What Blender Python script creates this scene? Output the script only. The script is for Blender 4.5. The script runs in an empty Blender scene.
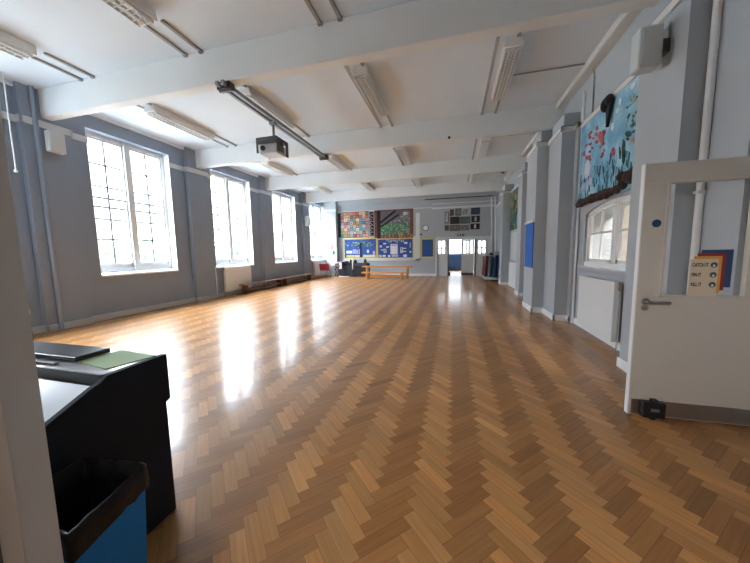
import bpy, bmesh, math, random
from mathutils import Vector, Matrix
random.seed(7)
sc = bpy.context.scene
COL = sc.collection
PI = math.pi

# ------------------------------------------------------------------ materials
MATS = {}
def mat(name, col, rough=0.6, metal=0.0, var=0.06, scale=6.0, bump=0.0, bscale=40.0, spec=0.5, coat=0.0, attr=False, emit=None):
    if name in MATS: return MATS[name]
    m = bpy.data.materials.new(name); m.use_nodes = True
    nt = m.node_tree; N = nt.nodes; L = nt.links
    b = N['Principled BSDF']
    b.inputs['Roughness'].default_value = rough
    b.inputs['Metallic'].default_value = metal
    b.inputs['Specular IOR Level'].default_value = spec
    b.inputs['Coat Weight'].default_value = coat
    tc = N.new('ShaderNodeTexCoord')
    nz = N.new('ShaderNodeTexNoise'); nz.inputs['Scale'].default_value = scale; nz.inputs['Detail'].default_value = 5
    L.new(tc.outputs['Object'], nz.inputs['Vector'])
    mr = N.new('ShaderNodeMapRange'); mr.inputs['To Min'].default_value = 1 - var; mr.inputs['To Max'].default_value = 1 + var
    L.new(nz.outputs['Fac'], mr.inputs['Value'])
    vm = N.new('ShaderNodeVectorMath'); vm.operation = 'SCALE'
    if attr:
        at = N.new('ShaderNodeAttribute'); at.attribute_name = 'Col'
        L.new(at.outputs['Color'], vm.inputs[0])
    else:
        vm.inputs[0].default_value = col[:3]
    L.new(mr.outputs['Result'], vm.inputs['Scale'])
    L.new(vm.outputs['Vector'], b.inputs['Base Color'])
    if bump > 0:
        n2 = N.new('ShaderNodeTexNoise'); n2.inputs['Scale'].default_value = bscale; n2.inputs['Detail'].default_value = 4
        L.new(tc.outputs['Object'], n2.inputs['Vector'])
        bp = N.new('ShaderNodeBump'); bp.inputs['Strength'].default_value = bump; bp.inputs['Distance'].default_value = 0.01
        L.new(n2.outputs['Fac'], bp.inputs['Height']); L.new(bp.outputs['Normal'], b.inputs['Normal'])
    if emit:
        b.inputs['Emission Color'].default_value = (*emit[:3], 1); b.inputs['Emission Strength'].default_value = emit[3]
    MATS[name] = m
    return m

def glass_mat(name, tint=(1, 1, 1), refl=0.06):
    if name in MATS: return MATS[name]
    m = bpy.data.materials.new(name); m.use_nodes = True
    nt = m.node_tree; N = nt.nodes; L = nt.links
    N.remove(N['Principled BSDF'])
    tr = N.new('ShaderNodeBsdfTransparent'); tr.inputs['Color'].default_value = (*tint, 1)
    gl = N.new('ShaderNodeBsdfGlossy'); gl.inputs['Roughness'].default_value = 0.02
    lw = N.new('ShaderNodeLayerWeight'); lw.inputs['Blend'].default_value = 0.5
    pw = N.new('ShaderNodeMath'); pw.operation = 'POWER'; pw.inputs[1].default_value = 5.0
    L.new(lw.outputs['Facing'], pw.inputs[0])
    mu = N.new('ShaderNodeMath'); mu.operation = 'MULTIPLY_ADD'; mu.inputs[1].default_value = 0.9; mu.inputs[2].default_value = refl / 2
    L.new(pw.outputs[0], mu.inputs[0])
    mx = N.new('ShaderNodeMixShader')
    L.new(mu.outputs[0], mx.inputs['Fac']); L.new(tr.outputs[0], mx.inputs[1]); L.new(gl.outputs[0], mx.inputs[2])
    L.new(mx.outputs[0], N['Material Output'].inputs['Surface'])
    MATS[name] = m
    return m

def wood_floor_mat():
    m = bpy.data.materials.new('oak_parquet'); m.use_nodes = True
    nt = m.node_tree; N = nt.nodes; L = nt.links
    b = N['Principled BSDF']
    at = N.new('ShaderNodeAttribute'); at.attribute_name = 'Col'
    uv = N.new('ShaderNodeUVMap'); uv.uv_map = 'UVMap'
    # grain along the block
    mp = N.new('ShaderNodeMapping'); mp.inputs['Scale'].default_value = (3.0, 60.0, 1)
    L.new(uv.outputs['UV'], mp.inputs['Vector'])
    nz = N.new('ShaderNodeTexNoise'); nz.inputs['Scale'].default_value = 1.0; nz.inputs['Detail'].default_value = 6
    L.new(mp.outputs['Vector'], nz.inputs['Vector'])
    mr = N.new('ShaderNodeMapRange'); mr.inputs['From Min'].default_value = 0.25; mr.inputs['From Max'].default_value = 0.75
    mr.inputs['To Min'].default_value = 0.82; mr.inputs['To Max'].default_value = 1.16
    L.new(nz.outputs['Fac'], mr.inputs['Value'])
    # knots
    tc = N.new('ShaderNodeTexCoord')
    vo = N.new('ShaderNodeTexVoronoi'); vo.inputs['Scale'].default_value = 1.7
    L.new(tc.outputs['Object'], vo.inputs['Vector'])
    kr = N.new('ShaderNodeMapRange'); kr.inputs['From Min'].default_value = 0.012; kr.inputs['From Max'].default_value = 0.03
    kr.inputs['To Min'].default_value = 0.25; kr.inputs['To Max'].default_value = 1.0
    L.new(vo.outputs['Distance'], kr.inputs['Value'])
    mu = N.new('ShaderNodeMath'); mu.operation = 'MULTIPLY'
    L.new(mr.outputs['Result'], mu.inputs[0]); L.new(kr.outputs['Result'], mu.inputs[1])
    # groove at block edges from the second map (0..1 across the block)
    uv2 = N.new('ShaderNodeUVMap'); uv2.uv_map = 'Edge'
    sp = N.new('ShaderNodeSeparateXYZ'); L.new(uv2.outputs['UV'], sp.inputs[0])
    def edge(sock, w):
        a = N.new('ShaderNodeMath'); a.operation = 'SUBTRACT'; a.inputs[1].default_value = 0.5; L.new(sock, a.inputs[0])
        c = N.new('ShaderNodeMath'); c.operation = 'ABSOLUTE'; L.new(a.outputs[0], c.inputs[0])
        d = N.new('ShaderNodeMapRange'); d.inputs['From Min'].default_value = 0.5 - w; d.inputs['From Max'].default_value = 0.5
        d.inputs['To Min'].default_value = 1.0; d.inputs['To Max'].default_value = 0.45
        L.new(c.outputs[0], d.inputs['Value']); return d.outputs['Result']
    e1 = edge(sp.outputs['X'], 0.008); e2 = edge(sp.outputs['Y'], 0.03)
    em = N.new('ShaderNodeMath'); em.operation = 'MULTIPLY'; L.new(e1, em.inputs[0]); L.new(e2, em.inputs[1])
    m2 = N.new('ShaderNodeMath'); m2.operation = 'MULTIPLY'; L.new(mu.outputs[0], m2.inputs[0]); L.new(em.outputs[0], m2.inputs[1])
    vm = N.new('ShaderNodeVectorMath'); vm.operation = 'SCALE'
    L.new(at.outputs['Color'], vm.inputs[0]); L.new(m2.outputs[0], vm.inputs['Scale'])
    L.new(vm.outputs['Vector'], b.inputs['Base Color'])
    b.inputs['Roughness'].default_value = 0.34
    b.inputs['Specular IOR Level'].default_value = 0.22
    b.inputs['Coat Weight'].default_value = 0.40
    b.inputs['Coat Roughness'].default_value = 0.13
    b.inputs['Coat IOR'].default_value = 1.5
    # gentle unevenness of the varnish
    n3 = N.new('ShaderNodeTexNoise'); n3.inputs['Scale'].default_value = 5.0; n3.inputs['Detail'].default_value = 3
    L.new(tc.outputs['Object'], n3.inputs['Vector'])
    bp = N.new('ShaderNodeBump'); bp.inputs['Strength'].default_value = 0.10; bp.inputs['Distance'].default_value = 0.01
    L.new(n3.outputs['Fac'], bp.inputs['Height'])
    L.new(bp.outputs['Normal'], b.inputs['Coat Normal'])
    r3 = N.new('ShaderNodeMapRange'); r3.inputs['To Min'].default_value = 0.07; r3.inputs['To Max'].default_value = 0.19
    n4 = N.new('ShaderNodeTexNoise'); n4.inputs['Scale'].default_value = 1.3; n4.inputs['Detail'].default_value = 5
    L.new(tc.outputs['Object'], n4.inputs['Vector']); L.new(n4.outputs['Fac'], r3.inputs['Value'])
    L.new(r3.outputs['Result'], b.inputs['Coat Roughness'])
    return m

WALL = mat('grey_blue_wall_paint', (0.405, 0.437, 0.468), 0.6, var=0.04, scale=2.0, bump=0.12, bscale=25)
WALL_SHADED = mat('shaded_wall_paint', (0.240, 0.296, 0.375), 0.6, var=0.04, scale=2.0, bump=0.12, bscale=25)  # darker, bluer copy of the wall paint; window-wall shade put into the colour
CEIL = mat('ceiling_paint', (0.70, 0.785, 0.865), 0.75, var=0.05, scale=1.2, bump=0.06)
BEAMP = mat('beam_paint', (0.75, 0.78, 0.79), 0.7, var=0.05, scale=1.5, bump=0.06)
WHITE = mat('white_gloss_paint', (0.78, 0.79, 0.79), 0.35, var=0.03)
CREAMRAIL = mat('off_white_trim_paint', (0.66, 0.66, 0.64), 0.45, var=0.04)
SKIRT = mat('grey_skirting_paint', (0.50, 0.51, 0.50), 0.5, var=0.05)
FRAME = mat('window_frame_paint', (0.72, 0.76, 0.78), 0.4, var=0.03)
LEAD = mat('glazing_bar_paint', (0.22, 0.245, 0.26), 0.5, var=0.03)
GLASS = glass_mat('window_glass')
RADI = mat('radiator_enamel', (0.74, 0.76, 0.76), 0.35, var=0.02)
DOORP = mat('cream_door_paint', (0.62, 0.58, 0.52), 0.45, var=0.04, scale=3)
STEEL = mat('brushed_steel', (0.42, 0.41, 0.40), 0.34, metal=1.0, var=0.1, scale=9)
CHROME = mat('chrome', (0.72, 0.72, 0.72), 0.15, metal=1.0, var=0.02)
BLACK = mat('black_plastic', (0.012, 0.012, 0.014), 0.4, var=0.1)
NAVYBLK = mat('dark_navy_laminate', (0.010, 0.015, 0.024), 0.6, var=0.1, spec=0.2)
GREYLAM = mat('pale_grey_laminate', (0.74, 0.80, 0.84), 0.22, var=0.03, coat=1.0)
GALV = mat('galvanised_steel', (0.27, 0.29, 0.30), 0.45, metal=0.6, var=0.1)
DKGREY = mat('dark_grey_metal', (0.07, 0.075, 0.08), 0.45, metal=0.3, var=0.1)
CONDUIT = mat('grey_conduit', (0.34, 0.345, 0.35), 0.55, var=0.06)
PAPER = mat('white_paper', (0.80, 0.80, 0.78), 0.7, var=0.03)
BLUEB = mat('blue_board_paper', (0.022, 0.085, 0.33), 0.7, var=0.12, scale=4)
YELLOW = mat('yellow_border_card', (0.72, 0.58, 0.10), 0.7, var=0.08, scale=9)
PATCH = mat('coloured_card', (1, 1, 1), 0.75, var=0.22, scale=14, attr=True)
BENCHW = mat('honey_pine', (0.62, 0.28, 0.07), 0.4, var=0.2, scale=8)
BENCHD = mat('dark_varnished_wood', (0.15, 0.07, 0.045), 0.4, var=0.2, scale=8)
BLUEBIN = mat('blue_plastic', (0.003, 0.19, 0.56), 0.5, spec=0.2, var=0.06)
LINER = mat('black_bin_liner', (0.008, 0.008, 0.010), 0.4, spec=0.25, var=0.2, bump=0.6, bscale=14)
GREENP = mat('green_card', (0.36, 0.55, 0.24), 0.6, var=0.1)
RED = mat('red_plastic', (0.35, 0.025, 0.045), 0.4, var=0.08)
SPKW = mat('white_speaker_plastic', (0.54, 0.58, 0.59), 0.45, var=0.03)

# ------------------------------------------------------------------ mesh builder
ORG = {}
def origin_of(p):
    return ORG.get(p.name, Vector((0, 0, 0))) if p else Vector((0, 0, 0))

class MB:
    def __init__(s): s.v = []; s.f = []; s.c = []; s.col = None
    def _add(s, vs, fs):
        o = len(s.v); s.v += [tuple(x) for x in vs]
        for f in fs: s.f.append([i + o for i in f]); s.c.append(s.col)
        return s
    def box(s, x0, x1, y0, y1, z0, z1):
        x0, x1 = sorted((x0, x1)); y0, y1 = sorted((y0, y1)); z0, z1 = sorted((z0, z1))
        return s._add([(x0, y0, z0), (x1, y0, z0), (x1, y1, z0), (x0, y1, z0), (x0, y0, z1), (x1, y0, z1), (x1, y1, z1), (x0, y1, z1)],
                      [(0, 3, 2, 1), (4, 5, 6, 7), (0, 1, 5, 4), (1, 2, 6, 5), (2, 3, 7, 6), (3, 0, 4, 7)])
    def bar(s, a, b, w, h, up=(0, 0, 1)):
        a = Vector(a); b = Vector(b); d = (b - a).normalized(); up = Vector(up)
        if abs(d.dot(up)) > 0.98: up = Vector((0, 1, 0))
        r = d.cross(up).normalized() * w / 2; u = r.cross(d).normalized() * h / 2
        vs = [p + i * r + j * u for p in (a, b) for i, j in ((-1, -1), (1, -1), (1, 1), (-1, 1))]
        return s._add(vs, [(0, 1, 2, 3), (7, 6, 5, 4), (0, 4, 5, 1), (1, 5, 6, 2), (2, 6, 7, 3), (3, 7, 4, 0)])
    def cyl(s, a, b, r0, r1=None, n=14, cap=True):
        r1 = r0 if r1 is None else r1
        a = Vector(a); b = Vector(b); d = (b - a).normalized()
        t = Vector((0, 0, 1)) if abs(d.z) < 0.9 else Vector((1, 0, 0))
        u = d.cross(t).normalized(); w = d.cross(u)
        vs = []
        for p, r in ((a, r0), (b, r1)):
            for i in range(n):
                an = 2 * PI * i / n; vs.append(p + u * math.cos(an) * r + w * math.sin(an) * r)
        fs = [(i, i + n, (i + 1) % n + n, (i + 1) % n) for i in range(n)]
        if cap: fs += [tuple(range(n)), tuple(reversed(range(n, 2 * n)))]
        return s._add(vs, fs)
    def tube(s, pts, r, n=10):
        for a, b in zip(pts[:-1], pts[1:]): s.cyl(a, b, r, n=n)
        for p in pts[1:-1]: s.ball(p, r * 1.0, 8, 5)
        return s
    def ball(s, c, r, nu=12, nv=8, sc=(1, 1, 1)):
        c = Vector(c); vs = [c + Vector((0, 0, r * sc[2]))]
        for j in range(1, nv):
            th = PI * j / nv
            for i in range(nu):
                ph = 2 * PI * i / nu
                vs.append(c + Vector((r * sc[0] * math.sin(th) * math.cos(ph), r * sc[1] * math.sin(th) * math.sin(ph), r * sc[2] * math.cos(th))))
        vs.append(c - Vector((0, 0, r * sc[2])))
        fs = [(0, 1 + i, 1 + (i + 1) % nu) for i in range(nu)]
        for j in range(nv - 2):
            for i in range(nu):
                a = 1 + j * nu; fs.append((a + i, a + nu + i, a + nu + (i + 1) % nu, a + (i + 1) % nu))
        l = len(vs) - 1; a = 1 + (nv - 2) * nu
        fs += [(l, a + (i + 1) % nu, a + i) for i in range(nu)]
        return s._add(vs, fs)
    def prism(s, pts, axis, a0, a1):
        """pts in the other two axes (cyclic order: x->(y,z), y->(x,z), z->(x,y))"""
        n = len(pts); vs = []
        for a in (a0, a1):
            for p, q in pts:
                vs.append({'x': (a, p, q), 'y': (p, a, q), 'z': (p, q, a)}[axis])
        fs = [tuple(range(n)), tuple(reversed(range(n, 2 * n)))]
        fs += [(i, i + n, (i + 1) % n + n, (i + 1) % n) for i in range(n)]
        return s._add(vs, fs)
    def build(s, name, m, parent=None, bevel=0.0, smooth=False, loc=None):
        me = bpy.data.meshes.new(name)
        if parent is not None: o0 = origin_of(parent)
        elif loc is not None: o0 = Vector(loc)
        else:
            xs = [v[0] for v in s.v]; ys = [v[1] for v in s.v]; zs = [v[2] for v in s.v]
            o0 = Vector(((min(xs) + max(xs)) / 2, (min(ys) + max(ys)) / 2, min(zs)))
        me.from_pydata([tuple(Vector(v) - o0) for v in s.v], [], s.f)
        if any(c is not None for c in s.c):
            ca = me.color_attributes.new('Col', 'FLOAT_COLOR', 'CORNER'); k = 0
            for f, c in zip(s.f, s.c):
                c = c or (0.5, 0.5, 0.5)
                for _ in f: ca.data[k].color = (*c[:3], 1); k += 1
        bm = bmesh.new(); bm.from_mesh(me)
        bmesh.ops.recalc_face_normals(bm, faces=bm.faces); bm.to_mesh(me); bm.free()
        me.materials.append(m)
        if smooth:
            for p in me.polygons: p.use_smooth = True
        o = bpy.data.objects.new(name, me); COL.objects.link(o)
        if parent is not None: o.parent = parent
        else: o.location = o0
        ORG[o.name] = o0
        if bevel > 0:
            bv = o.modifiers.new('bevel', 'BEVEL'); bv.width = bevel; bv.segments = 2; bv.limit_method = 'ANGLE'
        return o

def tag(o, label, cat=None, group=None, kind=None):
    o['label'] = label
    if cat: o['category'] = cat
    if group: o['group'] = group
    o['kind'] = kind or 'thing'
    return o
def thing(name, loc, label, cat, group=None, kind=None):
    o = bpy.data.objects.new(name, None); COL.objects.link(o); o.location = loc
    o.empty_display_size = 0.1; ORG[o.name] = Vector(loc)
    return tag(o, label, cat, group, kind)
def box1(name, m, parent, x0, x1, y0, y1, z0, z1, bevel=0.0):
    return MB().box(x0, x1, y0, y1, z0, z1).build(name, m, parent, bevel)
def struct(mb, name, m, label, cat, bevel=0.0):
    return tag(mb.build(name, m, None, bevel), label, cat, kind='structure')
def copy_tree(o, parent=None):
    c = o.copy(); COL.objects.link(c); ORG[c.name] = ORG.get(o.name, Vector((0, 0, 0)))
    if parent is not None: c.parent = parent
    for ch in list(o.children): copy_tree(ch, c)
    return c
def text_mesh(name, txt, size, m, parent, mw, ext=0.0008):
    cu = bpy.data.curves.new('lettering', 'FONT'); cu.body = txt; cu.size = size; cu.extrude = ext; cu.offset = size * 0.035
    t = bpy.data.objects.new('lettering', cu); COL.objects.link(t)
    dg = bpy.context.evaluated_depsgraph_get(); dg.update()
    me = bpy.data.meshes.new_from_object(t.evaluated_get(dg))
    bpy.data.objects.remove(t); bpy.data.curves.remove(cu)
    me.name = name; me.transform(Matrix.Translation(-origin_of(parent)) @ mw)
    me.materials.clear(); me.materials.append(m)
    o = bpy.data.objects.new(name, me); COL.objects.link(o); o.parent = parent
    return o

# ------------------------------------------------------------------ room constants
XL, YB, ZC, YF = -7.39, 16.5, 4.40, 0.4186
WIN_Y = [4.62, 7.85, 11.11, 14.35]; WW = 1.86; WZ0, WZ1 = 0.97, 4.06
BEAM_Y = [3.88, 7.24, 10.55, 13.88]; BEAM_Z = 3.92; BEAM_T = 0.17
PIER_L = [(3.60, 4.30), (6.93, 7.62), (10.20, 10.88), (13.50, 14.18)]; PX = XL + 0.12

# ------------------------------------------------------------------ floor: one block per face
def floor():
    W = 0.0733; S = 0.70710678; sh = 0.015
    verts = []; faces = []; cols = []; uvs = []; edges = []
    rnd = random.Random(3)
    n = int(24 / (W * S)) + 40
    def emit(x, y, lx, ly, vert):
        cx, cy = x + lx / 2, y + ly / 2
        X = (cx - cy) * W * S + sh; Y = (cx + cy) * W * S - 3
        if X < XL - 0.4 or X > 2.6 or Y < -1.95 or Y > YB + 0.3: return
        k = len(verts)
        for a, b in ((0, 0), (lx, 0), (lx, ly), (0, ly)):
            u, v = x + a, y + b
            verts.append(((u - v) * W * S + sh, (u + v) * W * S - 3, 0.0))
        faces.append((k, k + 1, k + 2, k + 3))
        t = rnd.gauss(0, 1)
        base = (0.42, 0.205, 0.070) if vert else (0.285, 0.130, 0.042)  # fibre sheen put into the colour: one block direction painted lighter
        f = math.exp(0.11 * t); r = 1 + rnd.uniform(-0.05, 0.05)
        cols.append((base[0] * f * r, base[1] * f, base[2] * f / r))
        ou, ov = rnd.uniform(0, 50), rnd.uniform(0, 50)
        L_, W_ = 4 * W, W
        if vert: uv = [(0, 0), (0, W_), (L_, W_), (L_, 0)]; ed = [(0, 0), (0, 1), (1, 1), (1, 0)]
        else: uv = [(0, 0), (L_, 0), (L_, W_), (0, W_)]; ed = [(0, 0), (1, 0), (1, 1), (0, 1)]
        uvs.append([(a + ou, b + ov) for a, b in uv]); edges.append(ed)
    for x in range(-n, n):
        for y in range(-n, n):
            if (x + y) * W * S - 3 > YB + 1 or (x + y) * W * S - 3 < -3: continue
            if (x - y) * W * S < XL - 1 or (x - y) * W * S > 3.3: continue
            d = (x - y) % 8
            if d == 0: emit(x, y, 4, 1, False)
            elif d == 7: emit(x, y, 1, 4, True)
    me = bpy.data.meshes.new('floor'); me.from_pydata(verts, [], faces)
    ca = me.color_attributes.new('Col', 'FLOAT_COLOR', 'CORNER')
    u1 = me.uv_layers.new(name='UVMap'); u2 = me.uv_layers.new(name='Edge'); k = 0
    for c, uv, ed in zip(cols, uvs, edges):
        for i in range(4):
            ca.data[k].color = (*c, 1); u1.data[k].uv = uv[i]; u2.data[k].uv = ed[i]; k += 1
    me.materials.append(wood_floor_mat())
    o = bpy.data.objects.new('floor', me); COL.objects.link(o)
    tag(o, 'polished honey oak herringbone parquet floor of the hall', 'floor', kind='structure')
floor()

# ------------------------------------------------------------------ shell
struct(MB().box(XL - 0.5, 2.7, -1.9, YB + 0.3, ZC, ZC + 0.2), 'ceiling', CEIL, 'off-white plaster ceiling of the hall', 'ceiling')
for i, y in enumerate(BEAM_Y):
    struct(MB().box(XL - 0.05, 2.3, y, y + BEAM_T, BEAM_Z, ZC + 0.01), 'trim_%d' % (i + 1), BEAMP,
           ['white ceiling beam nearest the doorway, above the first wall speaker', 'white ceiling beam behind the hanging projector',
            'third white ceiling beam, beyond the end of the projector rail', 'farthest white ceiling beam, closest to the far murals'][i], 'ceiling beam', 0.015)
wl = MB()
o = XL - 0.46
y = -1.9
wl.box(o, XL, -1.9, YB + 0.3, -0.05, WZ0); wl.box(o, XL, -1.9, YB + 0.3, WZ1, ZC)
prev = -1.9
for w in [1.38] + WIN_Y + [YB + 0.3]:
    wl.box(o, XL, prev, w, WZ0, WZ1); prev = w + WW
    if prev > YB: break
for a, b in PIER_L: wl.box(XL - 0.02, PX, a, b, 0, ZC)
struct(wl, 'wall_left', WALL_SHADED, 'grey-blue left wall with piers between four tall windows', 'wall')
# corner column by the far wall
struct(MB().box(XL, -6.63, 16.2, YB + 0.02, 0, ZC), 'trim_5', WALL, 'pale corner column between last window and far murals', 'column')

def runs(mb, pts, t, z0, z1):
    for (xa, ya), (xb, yb) in zip(pts[:-1], pts[1:]):
        mb.box(min(xa, xb) - t, max(xa, xb) + t, min(ya, yb) - t, max(ya, yb) + t, z0, z1)
    return mb
# left wall plan line
pl = [(XL, YF)]
for a, b in PIER_L: pl += [(XL, a), (PX, a), (PX, b), (XL, b)]
pl += [(XL, 16.2), (-6.63, 16.2), (-6.63, YB)]
struct(runs(MB(), pl, 0.018, 0, 0.13), 'baseboard_left', SKIRT, 'grey painted skirting board along the window wall', 'skirting board', 0.006)
# picture rail left, broken by the windows
mb = MB()
for a, b in PIER_L:
    k = PIER_L.index((a, b))
    y0 = 1.38 + WW if k == 0 else WIN_Y[k - 1] + WW; y1 = WIN_Y[k]
    runs(mb, [(XL, y0), (XL, a), (PX, a), (PX, b), (XL, b), (XL, y1)], 0.022, 3.74, 3.86)
runs(mb, [(XL, WIN_Y[3] + WW), (XL, 16.2), (-6.63, 16.2)], 0.022, 3.74, 3.86)
struct(mb, 'trim_6', mat('pale_grey_rail_paint', (0.62, 0.65, 0.67), 0.5), 'grey picture rail high on the window wall', 'picture rail', 0.006)
struct(MB().box(XL, XL + 0.05, YF, YB, ZC - 0.07, ZC), 'trim_7', CEIL, 'cream cornice strip above the left windows', 'cornice', 0.01)

# right wall plan line (stepped piers)
PR = [(2.36, -1.9), (2.36, 2.87), (2.08, 2.87), (2.08, 3.28), (1.9, 3.28), (1.9, 3.97), (2.2, 3.97), (2.2, 6.2), (2.12, 6.2), (2.12, 6.33), (1.9, 6.33), (1.9, 7.07), (1.68, 7.07),
      (1.68, 7.9), (2.05, 7.9), (2.05, 9.45), (1.89, 9.45), (1.89, 10.0), (2.12, 10.0), (2.12, 12.4), (1.82, 12.4), (1.82, 12.95), (2.1, 12.95), (2.1, YB + 0.3)]
wr = MB()
wr.prism(PR[:6] + [(1.9, 3.97), (2.65, 3.97), (2.65, -1.9)], 'z', -0.05, 3.56)
wr.prism(PR[8:] + [(2.65, YB + 0.3), (2.65, 6.2)], 'z', -0.05, 3.56)
wr.box(2.2, 2.65, -1.9, YB + .3, 3.56, ZC)
for a, b, x_ in ((3.36, 3.97, 1.98), (6.40, 7.07, 1.95), (7.15, 7.85, 1.76), (9.52, 10.0, 1.95), (12.45, 12.95, 1.88)): wr.box(x_, 2.2, a, b, 3.56, 3.86)
# bay with the arched window
BY0, BY1 = 4.12, 5.92
wr.box(2.2, 2.65, 3.97, BY0, -0.05, 3.56); wr.box(2.2, 2.65, BY1, 6.2, -0.05, 3.56); wr.box(2.2, 2.65, BY0, BY1, -0.05, 1.08)
def arch(y):  # underside of the flat arch
    t = (y - (BY0 + BY1) / 2) / ((BY1 - BY0) / 2); return 1.97 + 0.13 * (1 - t * t)
ya = [BY0 + (BY1 - BY0) * i / 16 for i in range(17)]
for a, b in zip(ya[:-1], ya[1:]):
    wr.prism([(a, arch(a)), (b, arch(b)), (b, 3.56), (a, 3.56)], 'x', 2.2, 2.65)
struct(wr, 'wall_right', WALL, 'pale blue-grey right wall stepping in and out around its piers', 'wall')
struct(runs(MB(), PR[6:], 0.018, 0, 0.11), 'baseboard_right', WHITE, 'white skirting board following the right wall piers', 'skirting board', 0.005)
struct(runs(MB(), PR[3:6], 0.018, 0, 0.11), 'baseboard_near', WHITE, 'white skirting at the foot of the pier behind the open door', 'skirting board', 0.005)
struct(runs(MB(), PR[2:], 0.03, 3.52, 3.60), 'trim_8', CREAMRAIL, 'white picture rail stepping along the right wall above the ocean mural', 'picture rail', 0.008)
mb = runs(MB(), PR[2:], 0.02, 3.60, 3.612)  # dark strip drawn in for the shadow gap above the rail
struct(mb, 'trim_9', mat('rail_shadow_line', (0.05, 0.05, 0.05), 0.8), 'thin dark shadow line on top of the right picture rail', 'shadow line')
struct(MB().box(2.04, 2.24, -1.9, YB, ZC - 0.12, ZC), 'trim_10', CREAMRAIL, 'off-white cornice where ceiling meets right wall', 'cornice', 0.02)

# back wall with opening x -0.86..1.84
wb = MB()
DX0, DX1, DZ = -0.88, 1.86, 2.05
wb.box(XL - 0.46, -1.14, YB, YB + 0.3, -0.05, ZC); wb.box(-1.14, DX0, YB - 0.03, YB + 0.3, -0.05, ZC)
wb.box(DX1, 2.65, YB - 0.03, YB + 0.3, -0.05, ZC); wb.box(DX0, DX1, YB - 0.03, YB + 0.3, DZ, ZC)
struct(wb, 'wall_back', WALL, 'grey far wall carrying murals and notice boards', 'wall')
struct(MB().box(-6.6, -1.14, YB - 0.02, YB, 0, 0.12).box(-1.14, DX0 - 0.06, YB - 0.05, YB - 0.03, 0, 0.12), 'baseboard_back', WHITE, 'white skirting board along the far wall', 'skirting board')
struct(MB().box(-6.63, -1.14, YB - 0.03, YB, 3.68, 3.74).box(-1.14, 2.1, YB - 0.09, YB - 0.03, 3.60, 3.70).box(-1.14, 2.1, YB - 0.07, YB - 0.03, 3.86, 3.90),
       'trim_11', CREAMRAIL, 'white picture rail across the top of the far wall', 'picture rail', 0.006)
struct(MB().box(-6.63, 2.1, YB - 0.06, YB, ZC - 0.36, ZC), 'trim_12', WALL, 'grey downstand where ceiling meets far wall', 'cornice', 0.01)
tag(MB().cyl((-1.5, 16.1, 4.08), (1.9, 16.1, 4.08), 0.022, n=8).build('cable_run', BLACK), 'thin black cable run just under the ceiling at the far wall', 'cable')

# front wall with the doorway the camera looks through, short corridor behind
wf = MB()
wf.box(XL - 0.46, -0.90, 0.22, YF, -0.05, ZC); wf.box(0.85, 2.65, 0.22, YF, -0.05, ZC); wf.box(-0.9, 0.85, 0.22, YF, 2.12, ZC)
wallf = mat('grey_jamb_paint', (0.66, 0.665, 0.66), 0.6, var=0.06, scale=5, bump=0.1)
struct(wf, 'wall_front', wallf, 'dark grey doorway reveal at the left edge of the view', 'wall')
struct(MB().box(-0.905, -0.875, 0.318, 0.352, 0, 2.12), 'trim_13', mat('beige_stop_paint', (0.66, 0.60, 0.53), 0.5), 'beige door stop strip on the near doorway reveal', 'door stop', 0.004)
struct(MB().box(-0.90, -0.865, 0.18, 0.318, 0, 2.12), 'trim_14', DKGREY, 'dark door edge at the lower left corner', 'door frame', 0.004)
struct(MB().box(XL - 0.46, 2.65, -2.0, -1.7, -0.05, ZC), 'wall_corridor', WALL, 'corridor wall behind the viewer', 'wall')

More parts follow.
